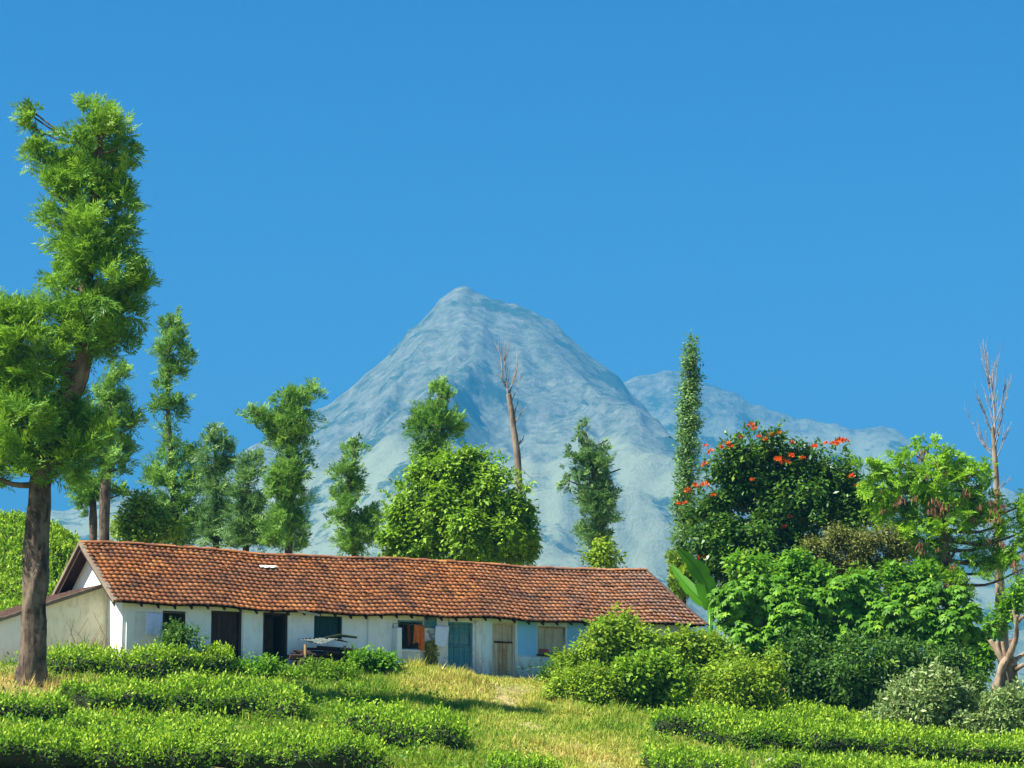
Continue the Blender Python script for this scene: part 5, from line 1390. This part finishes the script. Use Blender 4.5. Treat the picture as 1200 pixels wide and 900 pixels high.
gr = lv.build('grass', M['grass'], None, (0, 0, 0)); props(gr, 'patchy green and straw-coloured grass on the slope below the house', 'grass', kind='stuff')

lc = Leaves(); n = 120000
X = RNG.uniform(-24, 31, n); Y = RNG.uniform(74, 98, n)
rx, ry = X - H_O[0], Y - H_O[1]; t_ = -(rx * AY[0] + ry * AY[1]); s_ = rx * AX[0] + ry * AX[1]
dm = np.min(np.stack([np.hypot(X - q[0], (Y - q[1]) * 0.7) for q in path_w]), 0)
mnd = np.hypot((X - MOUND[0]) / 3.2, (Y - MOUND[1]) / 2.2)
tr_d = np.hypot(X - t1.location[0], Y - t1.location[1])
dens_ = sstep(dm, 1.6, 3.6) * sstep(mnd, 0.7, 1.5) * sstep(tr_d, 0.8, 2.6) * (0.35 + 0.65 * sstep(fbm(X * 0.7, Y * 0.7, 95, 3), -0.25, 0.25))
ok = (RNG.uniform(0, 1, n) < dens_) & (t_ > 0.4) & ~in_hedge(X, Y)
X, Y = X[ok], Y[ok]; n = len(X)
hh = RNG.uniform(0.02, 0.38, n) * (0.6 + 0.6 * sstep(vnoise(X * 1.1, Y * 1.1, 97), -0.5, 0.6))
p = np.stack((X, Y, ground(X, Y) + hh), 1)
nn = norm(np.array((0, 0, 0.8)) + RNG.normal(size=(n, 3)) * 0.5); dr = norm(np.cross(nn, rdir(n)) + np.array((0, 0, 0.35))); sz = RNG.uniform(0.6, 1.5, n)
lc.quads(p, dr, norm(np.cross(dr, nn)), 0.12 * sz, 0.055 * sz, 0.12 + hh * 1.3 + RNG.uniform(-0.25, 0.3, n))
props(lc.build('ground_cover', M['tea'], None, (0, 0, 0)), 'low leafy weeds and tea sprouts between the hedges', 'weeds', kind='stuff')

def rock(label, px, py, r, seed):
    p = hit(px, py); mb = MB(); rings = 7; seg = 11
    for j in range(rings + 1):
        ph = math.pi * j / rings
        for k in range(seg):
            th = 2 * math.pi * k / seg; d = np.array((math.sin(ph) * math.cos(th), math.sin(ph) * math.sin(th), math.cos(ph)))
            rr2 = r * (1 + 0.25 * float(vnoise(d[0] * 1.7 + seed, d[1] * 1.7 + d[2], seed)))
            mb.v.append(tuple(d * rr2 * np.array((1.2, 0.9, 0.7))))
    for j in range(rings):
        for k in range(seg): mb.f.append([j * seg + k, (j + 1) * seg + k, (j + 1) * seg + (k + 1) % seg, j * seg + (k + 1) % seg])
    o = mb.build('rock', M['stone'], None, smooth=True); o.location = p + np.array((0, 0, r * 0.35)); return props(o, label, 'rock')
rock('small grey rock on bare earth below the dark hollow right of the path', 904, 896, 0.19, 3)

# ------------------------------------------------------------------ haze
hm = bpy.data.materials.new('haze_air'); hm.use_nodes = True; nt = hm.node_tree; nt.nodes.clear()
pv = nt.nodes.new('ShaderNodeVolumePrincipled'); pv.inputs['Density'].default_value = HAZE_DENSITY; pv.inputs['Color'].default_value = (*HAZE_COLOUR, 1); pv.inputs['Anisotropy'].default_value = 0.0
mo = nt.nodes.new('ShaderNodeOutputMaterial'); nt.links.new(pv.outputs[0], mo.inputs['Volume'])
mb = MB(); mb.box(-9000, 9000, -400, 13400, -95, 1090)
hz = mb.build('haze', hm); props(hz, kind='stuff')

if __name__ == '__main__':
    for nm, p in (('eaveL', roof_pt(-OVG, SL)), ('apexL', roof_pt(-OVG, 0)), ('ridgeR', roof_pt(UR, 0)), ('eaveR', roof_pt(UE, SL))):
        print('PROJ', nm, [round(x, 1) for x in proj(HW(*p))])
    print('HOUSE', 'RZ', RZ, 'EZ', EZ, 'WT', WT, 'LEN', LEN, 'UR', UR, 'UE', UE, 'tan', TANP, 'Z0', Z0)
    print('TRIS', sum(len(o.data.loops) - 2 * len(o.data.polygons) for o in sc.objects if o.type == 'MESH'))
